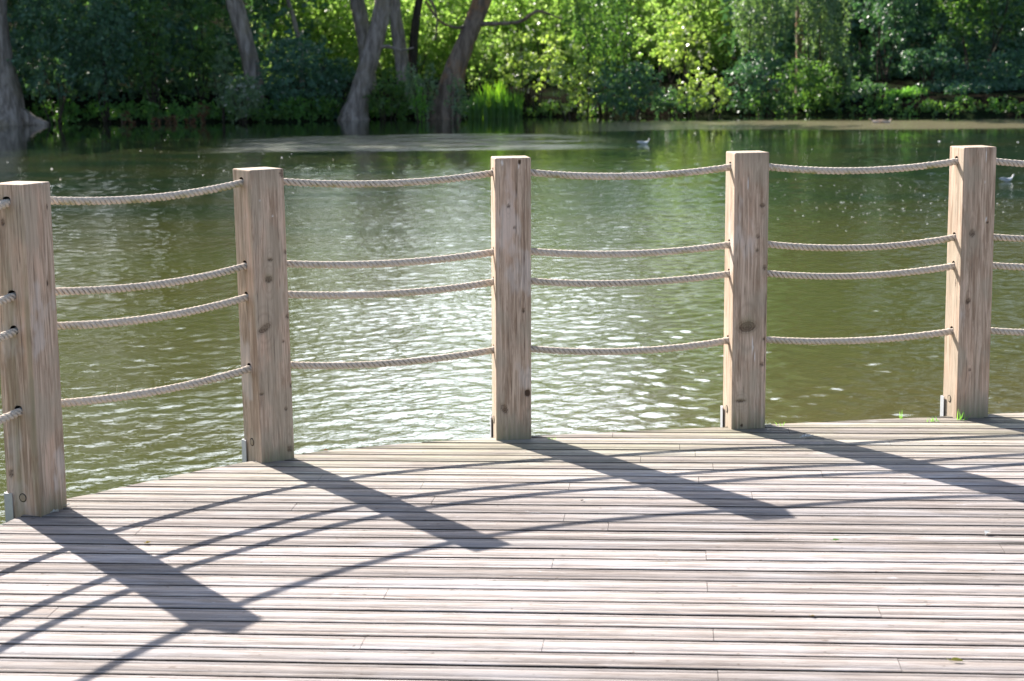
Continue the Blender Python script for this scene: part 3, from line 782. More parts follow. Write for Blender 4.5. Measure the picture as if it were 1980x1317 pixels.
def shrub(name, label, px0, px1, pt, pb, Y, material, leafs=.11, dens=1.0, seed=0, cat='shrub', group=None, k=7, ry=None, drape=0, droop=.25, flowers=0, wid=.34, crad=.20, flowermat=None, stem=True):
    rng = np.random.RandomState(seed)
    a, b = at(px0, .5*(pt+pb), Y), at(px1, .5*(pt+pb), Y); top, bot = at(.5*(px0+px1), pt, Y), at(.5*(px0+px1), pb, Y)
    cx, cz = .5*(a[0]+b[0]), .5*(top[2]+bot[2]); rx, rz = .5*abs(b[0]-a[0]), .5*abs(top[2]-bot[2])
    ryv = ry or min(rx, 1.6)
    gz = float(ground_z(np.array([cx]), np.array([Y]))[0])
    root = empty(name, (cx, Y, max(gz, WATER)))
    tag(root, label, cat, group)
    loc = np.array([cx, Y, max(gz, WATER)])
    bl = uneven(cx, Y, cz, rx, ryv, rz, k, rng)
    area = rx*rz*4 + ryv*rx*2
    nl = int(area*dens/(leafs**2)*5.0) + 60
    nl = min(nl, 32000)
    v = clump_leaves(bl, nl, leafs, rng, crad=crad, drape=drape, droop=droop, wid=wid, zmin=.02 if bot[2] < gz+.6 else None)
    leaf_object('foliage', v, material, root, loc)
    if stem:
        mb = MB(); top_z = cz + rz*.45
        for s_ in range(5):
            e = np.array([cx + rng.uniform(-.75, .75)*rx, Y + rng.uniform(-.5,.5)*ryv, cz + rng.uniform(-.2,.5)*rz])
            s0 = np.array([cx + rng.uniform(-.2,.2)*rx, Y + rng.uniform(-.2,.2), gz - .1])
            mid_ = .5*(s0+e) + rng.normal(size=3)*.12*rx
            P = spline([s0, mid_, e], 8) - loc
            mb.tube(P, np.linspace(.035, .012, 8), 6)
        mb.build('stem', BARK_D, root, smooth=True)
    if flowers:
        c = np.asarray(bl)[rng.randint(0, len(bl), flowers)]
        d = rng.normal(size=(flowers, 3)); d[:, 1] = -abs(d[:, 1]); d /= np.linalg.norm(d, axis=1)[:, None]
        c0 = c[:, :3] + d*c[:, 3:]*1.08
        c0 = np.repeat(c0, 6, 0) + rng.normal(size=(flowers*6, 3))*.035
        v = leaf_quads(c0, np.repeat(d, 6, 0), rng.uniform(.04, .07, len(c0)), rng, .5, 0)
        leaf_object('flowers', v, flowermat or L_WHITE, root, loc)
    return root
def tree(name, label, path, widths, Y, barkm, crown=None, leafm=L_MID, leafs=.3, nleaf=5000, seed=0, branches=(), group=None, drape=0, flare=0.0, cat='tree', crad=.2, shell=.5, rise=None):
    """path: pixels of the trunk's centre line from the base up; crown: list of ellipsoids in metres relative to the trunk top"""
    rng = np.random.RandomState(seed)
    pts = [at(px, py, Y) for px, py in path]
    wds = [w_*Y*M_PX*.5 for w_ in widths]
    base = pts[0].copy(); gz = float(ground_z(np.array([base[0]]), np.array([Y]))[0])
    # carry the trunk on above the picture to the crown
    dirv = pts[-1]-pts[-2]; dirv = dirv/np.linalg.norm(dirv)
    if rise:
        steps = 4
        for k in range(steps):
            dirv = dirv*.8 + np.array([rng.normal()*.05, rng.normal()*.05, .25]); dirv /= np.linalg.norm(dirv)
            pts.append(pts[-1] + dirv*rise/steps); wds.append(wds[-1]*.80)
    if pts[0][2] > gz - .1:
        pts.insert(0, np.array([pts[0][0], Y, min(gz, pts[0][2]) - .25])); wds.insert(0, wds[0]*1.05)
    loc = np.array([pts[0][0], Y, pts[0][2]])
    root = empty(name, tuple(loc)); tag(root, label, cat, group)
    P = spline(pts, 40); Wd = np.interp(np.linspace(0, len(pts)-1, 40), range(len(pts)), wds)
    if flare: Wd = Wd*(1 + flare*np.exp(-np.linspace(0, 12, 40)))
    mb = MB(); mb.tube(P - loc, Wd, 16, .05, rng)
    top = P[-1]
    if crown is not None:
        for k in range(7):
            i0 = rng.randint(24, 39); B = crown[rng.randint(len(crown))]
            e = top + np.array(B[:3]) + rng.uniform(-.6, .6, 3)*np.array(B[3:])
            mid_ = .5*(P[i0]+e) + np.array([0, 0, .4])
            mb.tube(spline([P[i0], mid_, e], 9) - loc, np.linspace(Wd[i0]*.5, .03, 9), 7)
    tr = mb.build('trunk', barkm, root, smooth=True)
    for bI, (bp_, bw) in enumerate(branches):
        mb2 = MB(); bpts = [at(px, py, Y + dy) for px, py, dy in bp_]
        mb2.tube(spline(bpts, 22) - loc, np.interp(np.linspace(0, 1, 22), np.linspace(0, 1, len(bw)), np.array(bw)*Y*M_PX*.5), 7, .08, rng)
        mb2.build('branch', BARK_D if barkm is BARK_D else barkm, root, smooth=True)
    if crown is not None:
        bl = []
        for B in crown:
            c = top + np.array(B[:3]); bl += uneven(c[0], c[1], c[2], B[3], B[4], B[5], 6, rng)
        v = clump_leaves(bl, nleaf, leafs, rng, crad=crad, shell=shell, drape=drape)
        leaf_object('crown', v, leafm, root, loc)
    return root

# ---- trees whose trunks show
tree('broadleaf_tree', 'thick pale trunk with spreading root at the far left edge of the picture', [(0,240),(10,200),(0,120),(-6,50),(-8,0)], [118,72,50,44,42], 69.3, BARK,
     [(0,1,3,5,4,3.5),(-4,2,1,4,4,3)], L_MID, .30, 2600, 1, branches=[([(22,214,0),(44,226,-.05),(66,236,-.1),(92,243,-.15)], [40,34,26,16])], rise=5, flare=.2)
tree('broadleaf_tree', 'smooth grey trunk leaning left behind the white flowered bush', [(494,200),(488,140),(474,80),(460,30),(452,0)], [36,34,33,33,33], 71.5, BARK,
     [(-1,1,3,5,4,3.5)], L_MID, .30, 2400, 2, rise=6)
tree('broadleaf_tree', 'thin far sapling trunk in front of the bright yellow foliage', [(582,100),(575,65),(566,30),(557,0)], [10,10,9,8], 78, BARK, [(0,0,1.5,2.2,2,1.8)], L_YEL, .25, 1500, 3, rise=3)
tree('broadleaf_tree', 'grey trunk just left of the leaning waterside trunk', [(712,150),(706,85),(698,40),(690,0)], [30,28,28,28], 75, BARK, [(0,1,2,3,3,2)], L_MID, .25, 1800, 4, rise=4)
tree('broadleaf_tree', 'grey trunk leaning right from the water edge, left of centre', [(684,233),(690,205),(704,150),(722,90),(733,45),(742,0)], [60,43,36,33,33,33], 69.4, BARK,
     [(1,1,2,2.6,2.6,1.6)], L_MID, .25, 1500, 5, branches=[([(728,92,0),(752,90,-.2),(775,97,-.3),(800,92,-.3)], [8,7,5,2])], rise=4, flare=.25)
tree('broadleaf_tree', 'straight dark trunk between the two leaning waterside trunks', [(783,170),(777,120),(769,60),(762,0)], [28,26,24,22], 72.5, BARK, [(0,2,2,2.4,2.4,1.5)], L_YEL, .25, 1300, 6, rise=4)
tree('broadleaf_tree', 'slim dark trunk right of the straight dark trunk', [(795,165),(798,110),(803,50),(811,0)], [19,18,15,13], 73, BARK_D, [(1,2,1.5,2,2,1.4)], L_YEL, .25, 900, 7, rise=3.5)
tree('broadleaf_tree', 'orange-brown trunk leaning right over the water beside the iris bed, with a bare branch', [(858,228),(866,190),(882,130),(899,85),(915,46),(932,0)], [60,49,40,34,33,35], 69.3, BARK_O,
     [(2,0,2,2.6,2.6,1.5)], L_YEL, .25, 1400, 8, branches=[([(925,46,0),(960,46,-.5),(1005,42,-.8),(1030,26,-1),(1045,22,-1),(1090,38,-1.3)], [12,8,8,7,6,2]), ([(900,52,0),(880,53,-.4),(850,40,-.6),(822,2,-.8)], [8,6,5,4]),
      ([(842,78,-1),(845,40,-1.2),(838,10,-1.2),(820,-15,-1)], [3,4,5,6])], rise=4, flare=.2)
tree('conifer_tree', 'dim reddish trunk among the drooping sprays on the right', [(1546,215),(1548,120),(1546,60),(1545,0)], [22,18,15,12], 70.5, BARK_O, [(0,.5,1,3.2,2.5,5)], L_BLUE, .28, 5000, 9, rise=5, drape=.5)

# ---- tall trees standing back from the bank, above the picture: they shade the bank and the far water
tall = [(13.5,86,27,6),(-17,86,27,6.5),(-30,74,24,7.5),(-22,78,27,7.5),(-15.5,80,24,6),(-27,88,28,8),(-36,82,26,8),(16,80,27,6.5),(23,76,25,7),(31,78,26,7),(20,90,28,7.5),(38,84,22,8),(-15,112,28,7),(-7,110,23,6.5),(1,113,24,6.5),(8,109,25,6),(15,113,30,7),(-44,76,20,8),(46,78,20,8)]  # distant row added unseen, for dark reflections in the middle water
tl = ['tall tree at the back just right of the sunlit slope','tall tree in the middle of the left group','tall dark tree over the far left corner of the pond','tall tree behind the ivy-dark bushes on the left','tall tree behind the white flowered bush','large tree at the back on the left','large tree beyond the left edge of the picture','tall dark tree above the drooping sprays on the right','tall dark tree behind the blue-green bushes on the right','tall tree over the far right corner of the pond','large tree at the back on the right','large tree beyond the right edge of the picture','first tree from the left in the added unseen distant row','second tree from the left in the added unseen distant row','middle tree of the added unseen distant row','fourth tree from the left in the added unseen distant row','last tree on the right in the added unseen distant row','outermost tall tree on the left bank','outermost tall tree on the right bank']
for i, (x, y, hgt, r) in enumerate(tall):
    rng = np.random.RandomState(200+i)
    gz = float(ground_z(np.array([float(x)]), np.array([float(y)]))[0]); loc = np.array([x, y, gz-.2])
    root = empty('tall_tree', tuple(loc)); tag(root, tl[i], 'tree', 'tall trees standing back from the far bank')
    mb = MB(); tp = np.array([x+rng.normal()*.8, y+rng.normal()*.8, gz+hgt*.75])
    P = spline([loc, .5*(loc+tp)+rng.normal(size=3)*.3, tp], 16); mb.tube(P-loc, np.linspace(.42, .12, 16), 10, .05, rng)
    for k in range(8):
        i0 = rng.randint(6, 15); e = P[i0] + np.array([rng.normal()*r*.5, rng.normal()*r*.5, rng.uniform(1, 3)])
        mb.tube(spline([P[i0], .5*(P[i0]+e)+[0,0,.5], e], 6)-loc, np.linspace(.15, .04, 6), 6)
    mb.build('trunk', BARK_D, root, smooth=True)
    bl = uneven(x, y, gz+hgt*.60, r, r, hgt*.42, 11, rng, .6)
    v = clump_leaves(bl, 9500, .45, rng, crad=.18, shell=.40)
    leaf_object('crown', v, [L_MID, L_DARK, L_BLUE][i % 3], root, loc)

# ---- the wood behind, one mass nobody could count
rng = np.random.RandomState(77)
for part in ('dark', 'bright'):  # shade and sun on the wood put into its two leaf colours
    bl = []
    for x in np.arange(-46, 47, 1.9):
        if (-11.5 < x < 10.5) != (part == 'bright'): continue
        dk = part == 'dark'
        y = (76 if dk else 80) + rng.uniform(-1, 2)
        gz = float(ground_z(np.array([x]), np.array([y]))[0])
        bl.append((x, y, gz+1.2, 1.9, 1.5, 1.8)); bl.append((x+.9, y+2.5, gz+3.0+rng.uniform(-.3,.5), 2.1, 1.6, 2.0))
        if dk: bl.append((x+.4, y+4.5, gz+5.5, 2.4, 1.8, 2.4))
    v = clump_leaves(bl, 110000 if part == 'dark' else 60000, .30 if part == 'dark' else .19, rng, crad=.26, shell=.2)
    o = new_mesh('far_woodland', v, np.arange(len(v)).reshape(-1, 4), L_DARK if part == 'dark' else L_YEL)
    tag(o, 'deep shaded undergrowth filling the wood behind the bushes' if part == 'dark' else 'sunlit yellow-green undergrowth far behind the leaning trunks', 'woodland', kind='stuff')

# ---- shrubs along the bank
SH = [
 # name, label, px0, px1, top, bottom, Y, material, leaf, dens, kwargs
 ('evergreen_shrub','big blue-black evergreen bush right of the far left trunk',20,170,-60,215,69.5,L_DARK,.12,1.0,dict(k=10,crad=.16)),
 ('evergreen_shrub','dark evergreen bush reaching out over the rusty dock stalks',130,262,-50,200,69.8,L_DARK,.12,1.0,dict(k=10,crad=.16)),
 ('leafy_shrub','loose mid-green bush dotted with orange leaves left of the smooth grey trunk',245,350,-40,200,70.6,L_MID,.11,.8,dict(k=9,crad=.17,flowers=10,flowermat=L_RUST)),
 ('leafy_shrub','shadowed bush in front of the smooth grey trunk, dark hollow beside it',335,450,-50,190,72.5,L_MID,.11,.7,dict(k=9,crad=.16)),
 ('sapling','pale feathery sapling standing left of the smooth grey trunk',405,450,62,215,69.0,L_GREY,.09,.8,dict(k=8,crad=.14)),
 ('flowering_shrub','low bush speckled with white flowers at the foot of the smooth grey trunk',420,510,140,228,68.2,L_GREY,.08,1.0,dict(k=7,flowers=42)),
 ('elder_bush','broad rounded dark green bush between the smooth grey trunk and the leaning trunk',495,665,62,226,69.5,L_BLUE,.10,1.0,dict(k=12,crad=.14,flowers=14)),
 ('leafy_shrub','narrow dark bush behind the leaning trunk foot',610,700,110,225,70.0,L_DARK,.10,1.0,dict(k=7)),
 ('leafy_shrub','small leafy bush hanging between the two leaning trunks, sunlit leaf tips',780,850,90,222,68.3,L_GREY,.09,.7,dict(k=9,crad=.15,flowers=8,drape=.4)),
 ('leafy_shrub','dim green bush low behind the straight dark trunk',700,800,130,228,69.5,L_MID,.09,.9,dict(k=7)),
 ('hanging_twig','thin leafy twigs trailing into the water beside the orange-brown trunk',862,905,130,232,66.2,L_GREY,.08,.5,dict(k=6,ry=.3,drape=.5)),
 ('hanging_twig','leafy twig tip touching the water between the leaning trunks',798,822,130,236,66.6,L_LIME,.08,.6,dict(k=5,ry=.3,drape=.5)),
 ('bright_shrub','lime bush glowing behind the orange-brown trunk',880,980,50,170,75.0,L_YEL,.13,.5,dict(k=8)),
 ('glossy_shrub','sunlit bush with small white-glinting leaves above the iris bed',960,1110,40,180,70.5,L_SHINY,.12,.55,dict(k=11,crad=.13,flowers=30)),
 ('glossy_shrub','sunlit glossy bush rising right of the iris bed down to the water',1040,1190,80,222,67.9,L_SHINY,.12,.55,dict(k=11,crad=.13,flowers=26)),
 ('leafy_shrub','dark green bush under the sunlit slope with bare roots at the waterline',1140,1290,110,224,67.8,L_DARK,.10,1.0,dict(k=9,crad=.15)),
 ('willow','grey-green hanging foliage in front of the sunlit slope, right of the bare branch',1090,1250,-80,120,69.5,L_MID,.10,.75,dict(k=9,drape=.9,crad=.12)),
 ('bright_shrub','yellow-green bush high on the slope right of centre',1210,1360,-30,150,75.5,L_YEL,.13,.5,dict(k=10,crad=.14)),
 ('glossy_shrub','sunlit column of pale yellow leaves above the round pale bush',1270,1370,20,160,72.0,L_SHINY,.12,.55,dict(k=9,crad=.13,flowers=20)),
 ('rhododendron','round pale sunlit bush at the water edge on the right half',1302,1420,132,215,67.2,L_SHINY,.12,.7,dict(k=8,crad=.13,flowers=16)),
 ('leafy_shrub','mid-green bush hugging the water left of the dark gap',1400,1530,90,220,68.2,L_BLUE,.10,1.0,dict(k=9)),
 ('drooping_conifer','pale grey-green drooping sprays with lit yellow tips, right of centre',1405,1540,-90,110,69.0,L_GREY,.10,1.0,dict(k=11,drape=.8,crad=.12)),
 ('drooping_conifer','second curtain of grey-green drooping sprays, nearer the dark gap',1530,1665,-90,105,69.4,L_GREY,.10,.9,dict(k=11,drape=1.0,crad=.12)),
 ('drooping_conifer','narrow trailing spray hanging low before the dark gap',1600,1660,70,170,68.6,L_GREY,.10,.8,dict(k=6,drape=.7,crad=.12)),
 ('leafy_shrub','dull olive bush beneath the drooping sprays',1490,1650,95,222,69.0,L_MID,.10,1.0,dict(k=9)),
 ('yew_tree','blue-green dark bush high above the dark gap',1640,1790,-90,90,71.5,L_BLUE,.12,1.0,dict(k=10,drape=.4)),
 ('maple_tree','brighter green layered foliage in the top right corner',1790,1990,-70,85,70.0,L_MID,.14,.9,dict(k=12,crad=.15)),
 ('leafy_shrub','large blue-green bush mounded at the right edge above the water',1840,2060,85,222,68.6,L_BLUE,.11,1.0,dict(k=12,crad=.14)),
 ('leafy_shrub','blue-green bush left of the right-edge mound with a black hollow under it',1730,1870,88,150,69.2,L_BLUE,.11,1.0,dict(k=9,crad=.14)),
 ('low_shrub','light green low bush trailing to the water right of the dark gap',1695,1800,184,224,67.3,L_FERN,.09,.8,dict(k=7,ry=.6)),
 ('low_shrub','low green bush trailing to the water at the right edge',1810,1990,182,226,67.0,L_BLUE,.10,.6,dict(k=5,ry=.6)),
 ('low_shrub','low bright bush at the waterline below the olive bush',1440,1560,175,222,67.2,L_MID,.09,.9,dict(k=8,ry=.6)),
 ('low_shrub','broad dim bush filling the bank below the right-edge mound',1760,2040,150,215,68.8,L_BLUE,.10,1.0,dict(k=12)),
 ('leafy_shrub','added dark bush standing in for the black shaded gap at the waterline on the right',1600,1720,150,222,69.5,L_DARK,.11,1.0,dict(k=8)),  # dark leaves added in place of a shaded hollow
 ('leafy_shrub','dark low bush on the shore between the sunlit slope and the round pale bush',1250,1340,170,222,68.6,L_DARK,.10,.9,dict(k=7)),
 ('dark_bush','dark evergreen screen behind the black gap on the right',1620,1790,60,225,74.0,L_DARK,.14,.9,dict(k=9)),
 ('dark_bush','dark screen behind the far right mound',1780,2060,30,225,73.5,L_DARK,.14,.9,dict(k=9)),
 ('bright_shrub','bright yellow bush far behind between the grey trunks at the top',540,700,-60,85,80.0,L_YEL,.16,.5,dict(k=9)),
 ('bright_shrub','bright yellow bush far behind the straight dark trunk',700,880,-60,110,79.0,L_YEL,.16,.5,dict(k=9)),
 ('bright_shrub','lime foliage at the top between bare branch and picture edge',930,1130,-80,60,78.5,L_YEL,.16,.5,dict(k=9)),
 ('leafy_shrub','bush beyond the left edge of the picture',-160,10,-60,215,70.0,L_DARK,.13,.9,dict(k=9)),
 ('leafy_shrub','bush beyond the right edge of the picture',2050,2250,-40,222,69.0,L_BLUE,.13,.9,dict(k=9)),
]
for i, (nm, lb, x0, x1, pt, pb, Y, mt, lf, dn, kw) in enumerate(SH):
    shrub(nm, lb, x0, x1, pt, pb, Y, mt, lf, dn, seed=300+i, **kw)

# ---- iris bed: tall sword leaves
def blades(cx0, cx1, y0, y1, nb, h0, h1, rng, lean=.18, w=.022, zbase=None):
    x = rng.uniform(cx0, cx1, nb); y = rng.uniform(y0, y1, nb); z = np.maximum(ground_z(x, y), WATER)-.03
    h = rng.uniform(h0, h1, nb); a = rng.uniform(0, 2*PI, nb); ln = rng.rand(nb)*lean*h
    ww = rng.uniform(.6, 1.2, nb)*w; b = rng.uniform(-.6, .6, nb)
    wx_, wy_ = np.cos(b)*ww, np.sin(b)*ww
    V = []
    for t, wf in ((0, .8), (.5, 1.0), (.85, .55), (1.0, .05)):
        c = np.stack([x + np.cos(a)*ln*t*t, y + np.sin(a)*ln*t*t, z + h*t*(1-.06*t)], 1)
        o_ = np.stack([wx_*wf, wy_*wf, 0*x], 1); V += [c-o_, c+o_]
    V = np.stack(V, 1); f = []
    F_ = np.array([[0,1,3,2],[2,3,5,4],[4,5,7,6]])
    return V.reshape(-1, 3), (np.arange(nb)[:, None, None]*8 + F_[None]).reshape(-1, 4)
rng = np.random.RandomState(9)
a0, a1 = at(903, 220, 67.2)[0], at(1012, 220, 67.2)[0]
by_ = float(bank_y(np.array([.5*(a0+a1)]))[0])
root = empty('iris_bed', (.5*(a0+a1), by_, WATER)); tag(root, 'bed of upright sword-shaped iris leaves at the foot of the orange-brown trunk, tips glowing', 'water plant')
v, f = blades(a0, a1, by_-.35, by_+.5, 330, .35, 1.25, rng, .45); v2, f2 = blades(at(932,220,67)[0], at(978,220,67)[0], by_-.1, by_+.5, 80, .9, 1.6, rng, .25)
v = np.concatenate([v, v2]) - np.array([.5*(a0+a1), by_, WATER]); f = np.concatenate([f, f2+len(v)-len(v2)])
nv1 = len(v)-len(v2); nf1 = len(f)-len(f2)
new_mesh('leaves', v[:nv1], f[:nf1], L_IRIS, root)
new_mesh('leaves', v[nv1:], f[nf1:]-nv1, L_IRIS_SUN, root)['label'] = 'tall glowing yellow-green leaves in the middle of the bed'  # brighter copy of the iris green stands in for sunlight on these blades

# ---- undergrowth along the waterline
rng = np.random.RandomState(21)
V, F, b0 = [], [], 0
def addl(v):
    global b0
    V.append(v); F.append(np.arange(len(v)).reshape(-1, 4)+b0); b0 += len(v)
for x in np.arange(-26, 26, .36):
    y = float(bank_y(np.array([x]))[0]) + rng.uniform(.1, .9)
    if rng.rand() < .30: continue
    hgt = rng.uniform(.12, .4) + .6*rng.rand()**3
    addl(clump_leaves([(x, y, WATER+.12+hgt*.5, .38, .35, hgt*.7)], 110, .10, rng, nclump=12, crad=.3, zmin=.02))
o = new_mesh('waterside_undergrowth', np.concatenate(V), np.concatenate(F), L_MID); tag(o, 'low leafy ground cover along the far waterline', 'undergrowth', kind='stuff')
V, F, b0 = [], [], 0
for px in np.concatenate([np.linspace(1690, 1960, 5), np.linspace(70, 650, 34), np.linspace(560, 660, 8), np.linspace(720,800,5), [640,655,668,700,715,826,840,882,893,30,60,88,112]]):
    Yp = 67.6+rng.uniform(-.2,.7); c = at(px, 210, Yp); x = c[0]; y = float(bank_y(np.array([x]))[0])+rng.uniform(.1,.8)
    addl(clump_leaves([(x, y, WATER+.45, .40, .35, rng.uniform(.15,.65))], 150, .10, rng, nclump=12, crad=.3, zmin=.02))
o = new_mesh('fern_cover', np.concatenate(V), np.concatenate(F), L_FERN); tag(o, 'brighter ferns and nettles at the foot of the left bank', 'ferns', kind='stuff')
grp = 'rusty dock plants on the left bank'
for i, (px, lb) in enumerate([(243,'rusty dock stalk nearest the left edge, among ferns'),(300,'rusty dock stalk under the orange-dotted bush'),(330,'short rusty dock stalk beside the orange-dotted bush'),(368,'tall rusty dock stalk under the shadowed bush'),(392,'rusty dock stalk left of the white flowered bush')]):
    Yp = 68.4; c = at(px, 225, Yp); gz = float(ground_z(np.array([c[0]]), np.array([Yp]))[0]); rr = np.random.RandomState(500+i)
    root = empty('dock_plant', (c[0], Yp, gz)); tag(root, lb, 'plant', grp)
    mb = MB(); hh_ = rr.uniform(.7, 1.15)
    for s_ in range(3):
        mb.tube([(rr.normal()*.05, rr.normal()*.05, 0), (rr.normal()*.1, 0, hh_*.5), (rr.normal()*.16, 0, hh_)], [.012,.01,.006], 5)
    mb.build('stem', BARK_O, root)
    v = clump_leaves([(0, 0, hh_*.75, .13, .12, hh_*.32)], 220, .07, rr, nclump=14, crad=.35)
    new_mesh('seed_heads', v, np.arange(len(v)).reshape(-1, 4), L_RUST, root)

# ================================================================== BIRDS
m, n, l, p = mat('plumage')
at_ = n.new('ShaderNodeAttribute'); at_.attribute_name = 'tint'
l.new(at_.outputs['Color'], p.inputs['Base Color']); p.inputs['Roughness'].default_value = .7
M_BIRD = m
def bird(name, label, px, py, heading, L_, kind):
    """one continuous body lofted from tail to bill; x runs forward"""
    P = on_z(px, py, WATER)
    if kind == 'gull':
        st = [(-.52,.150,.004,.004),(-.44,.140,.022,.012),(-.34,.110,.050,.030),(-.22,.080,.082,.062),(-.05,.058,.110,.092),(.12,.056,.112,.098),(.24,.070,.092,.088),(.31,.105,.062,.066),(.345,.155,.045,.050),(.365,.215,.042,.048),(.385,.262,.050,.052),(.420,.282,.048,.046),(.455,.276,.030,.030),(.475,.268,.014,.014),(.53,.258,.010,.009),(.565,.250,.003,.003)]
    else:
        st = [(-.50,.110,.006,.004),(-.42,.095,.040,.022),(-.28,.060,.090,.060),(-.05,.045,.120,.085),(.14,.048,.115,.085),(.26,.070,.082,.070),(.31,.110,.052,.052),(.33,.155,.042,.044),(.35,.195,.050,.050),(.39,.215,.052,.050),(.43,.208,.038,.038),(.46,.195,.026,.018),(.52,.188,.028,.009),(.56,.186,.012,.004)]
    st = np.array(st); fine = spline(st, 60); K = 18
    V, T = [], []
    for (x, z, ry, rz) in fine:
        for k in range(K):
            a = k/K*2*PI; yy = abs(ry)*math.cos(a); zz = z + abs(rz)*math.sin(a)
            V.append((x, yy, zz))
            if kind == 'gull':
                c = (.80,.80,.79)
                if x < .10 and math.sin(a) > -.15 and x > -.46: c = (.42,.44,.48)       # folded grey wings
                if x < -.40 and math.sin(a) > -.3: c = (.03,.03,.035)                    # black primaries
                if x > .475: c = (.30,.05,.03)                                             # bill
                if abs(x-.435) < .010 and abs(math.sin(a)-.3) < .3: c = (.02,.02,.02)      # eye
                if .372 < x < .392 and abs(math.sin(a)) < .4 and abs(math.cos(a)) > .5: c = (.12,.12,.13)  # ear spot
            else:
                q = (math.sin(x*90+k*1.7)+math.sin(k*2.9+x*37))*.5
                c = (.66+.10*q, .52+.08*q, .42+.06*q)
                if x > .46: c = (.38,.22,.07)
                elif x > .33: c = (.34,.24,.17)
                if x < -.40: c = (.5,.42,.34)
                if abs(x-.42) < .012 and abs(math.sin(a)-.3) < .3: c = (.02,.02,.02)
            T.append(c)
    V = np.array(V)*L_; T = np.array(T)
    f = [tuple(q) for q in grid_faces(60, K, True).tolist()] + [tuple(range(K))[::-1], tuple(range(59*K, 60*K))]
    o = new_mesh(name, V, f, M_BIRD, None, smooth=True, attr={'tint': T}, loc=(P[0], P[1], WATER+.012))
    o.rotation_euler = (0, 0, heading); tag(o, label, 'gull' if kind == 'gull' else 'duck', 'gulls on the pond' if kind == 'gull' else 'ducks on the pond')
    # folded wings over the back
    for s_ in (-1, 1):
        wv, K2 = [], 8
        tt = np.linspace(0, 1, 14)
        for t in tt:
            x = .16 - .66*t; yy = s_*(.100*math.sin(PI*min(1, t*1.1+.18))**.7*.95 + .008); z = .095 + .045*t + .025*math.sin(PI*t)
            r = .040*math.sin(PI*(t*.92+.06))**.6
            for k in range(K2):
                a = k/K2*2*PI; wv.append((x, yy + s_*.010*math.cos(a), z + r*math.sin(a)))
        wv = np.array(wv)*L_
        cc = np.tile((.43,.45,.49) if kind == 'gull' else (.50,.38,.28), (len(wv), 1)); 
        if kind == 'gull': cc[wv[:, 0] < -.34*L_] = (.04,.04,.045)
        fw = [tuple(q) for q in grid_faces(14, K2, True).tolist()] + [tuple(range(K2)), tuple(range(13*K2, 14*K2))]
        new_mesh('wing', wv, fw, M_BIRD, o, smooth=True, attr={'tint': cc})
    return o
bird('gull', 'white gull floating left of the far right post top, facing right, farther out', 1243, 279, .10, .43, 'gull')
bird('gull', 'white gull floating at the right edge behind the last post, nearer the deck', 1945, 351, .25, .37, 'gull')
bird('duck', 'brown duck by the far right bank, the left one of the pair', 1696, 238, 2.9, .55, 'duck')
bird('duck', 'brown duck by the far right bank, the right one of the pair', 1714, 238, .5, .50, 'duck')

# ---- pale bits afloat and painted ripple glints
m, n, l, p = mat('fluff_and_glints')
g = n.new('ShaderNodeNewGeometry'); l.new(mixc(n, l, ramp(n, l, g.outputs['Random Per Island'], .7, .95), (.72,.74,.74), (.45,.36,.20)), p.inputs['Base Color'])
M_FLUFF_GLINT = m
rng = np.random.RandomState(31); V, F, b0 = [], [], 0
def speck(x, y, r):
    global b0
    k = 7; an = np.arange(k)/k*2*PI + rng.rand(); rr = r*(1+.3*rng.normal(size=k)*.6); st_ = rng.uniform(.5, 1)
    ring = np.stack([x + rr*np.cos(an), y + rr*np.sin(an)*st_, np.full(k, WATER+.003)], 1)
    V.append(np.concatenate([ring, [[x, y, WATER+r*.45]]])); 
    for i in range(k): F.append((b0+i, b0+(i+1) % k, b0+k))
    b0 += k+1
for _ in range(120):
    px = rng.uniform(0, 1980); py = 250 + 130*rng.rand()**1.3
    if px > 1000 and rng.rand() < .3: py = rng.uniform(262, 300)
    P = on_z(px, py, WATER); speck(P[0], P[1], rng.uniform(.006, .02))
for _ in range(260):  # white specks standing in for glints on the ripples
    px = rng.normal(1760, 190); py = rng.normal(392, 24)
    if py < 330: continue
    P = on_z(px, py, WATER); speck(P[0], P[1], rng.uniform(.006, .016))
for px, py, r in [(100,327,.03),(117,347,.022),(1360,718,.009),(1545,773,.006),(1230,742,.006),(313,675,.006),(1915,756,.005),(1932,779,.006),(545,305,.03),(433,330,.02),(1816,274,.04),(1968,275,.03)]:
    P = on_z(px, py, WATER); speck(P[0], P[1], r)
o = new_mesh('fluff_and_glints', np.concatenate(V), F, M_FLUFF_GLINT, smooth=True); tag(o, 'pale fluff, tiny leaves and painted ripple glints scattered on the water', 'fluff', kind='stuff')

# ================================================================== SMALL THINGS ON THE DECK
def simple_leaf_mat(name, c, c2):
    m, n, l, p = mat(name); tc = n.new('ShaderNodeTexCoord').outputs['Object']
    l.new(mixc(n, l, noise(n, l, tc, 90, 3), c, c2), p.inputs['Base Color']); p.inputs['Roughness'].default_value = .5; return m
def fallen_leaf(label, px, py, L_, wid, curl, rz, m_):
    P = on_z(px, py); root = empty('fallen_leaf', (P[0], P[1], .003), rz); tag(root, label, 'leaf')
    t = np.linspace(0, 1, 12); u = np.linspace(-1, 1, 7); V = []
    for a in t:
        hw = wid*L_*math.sin(PI*a**.8)**.8*.5
        for b in u: V.append((a*L_ - L_/2, b*hw*math.cos(curl*abs(b)), .0012 + abs(math.sin(curl*b))*hw*.9 + .12*L_*(a-.5)**2))
    new_mesh('blade', V, grid_faces(12, 7), m_, root, smooth=True)
    mb = MB(); mb.tube([(-L_/2, 0, .001+.03*L_), (-L_*.62, .002, .003), (-L_*.8, .004, .006)], [.0009,.0008,.0006], 5); mb.build('stalk', m_, root)
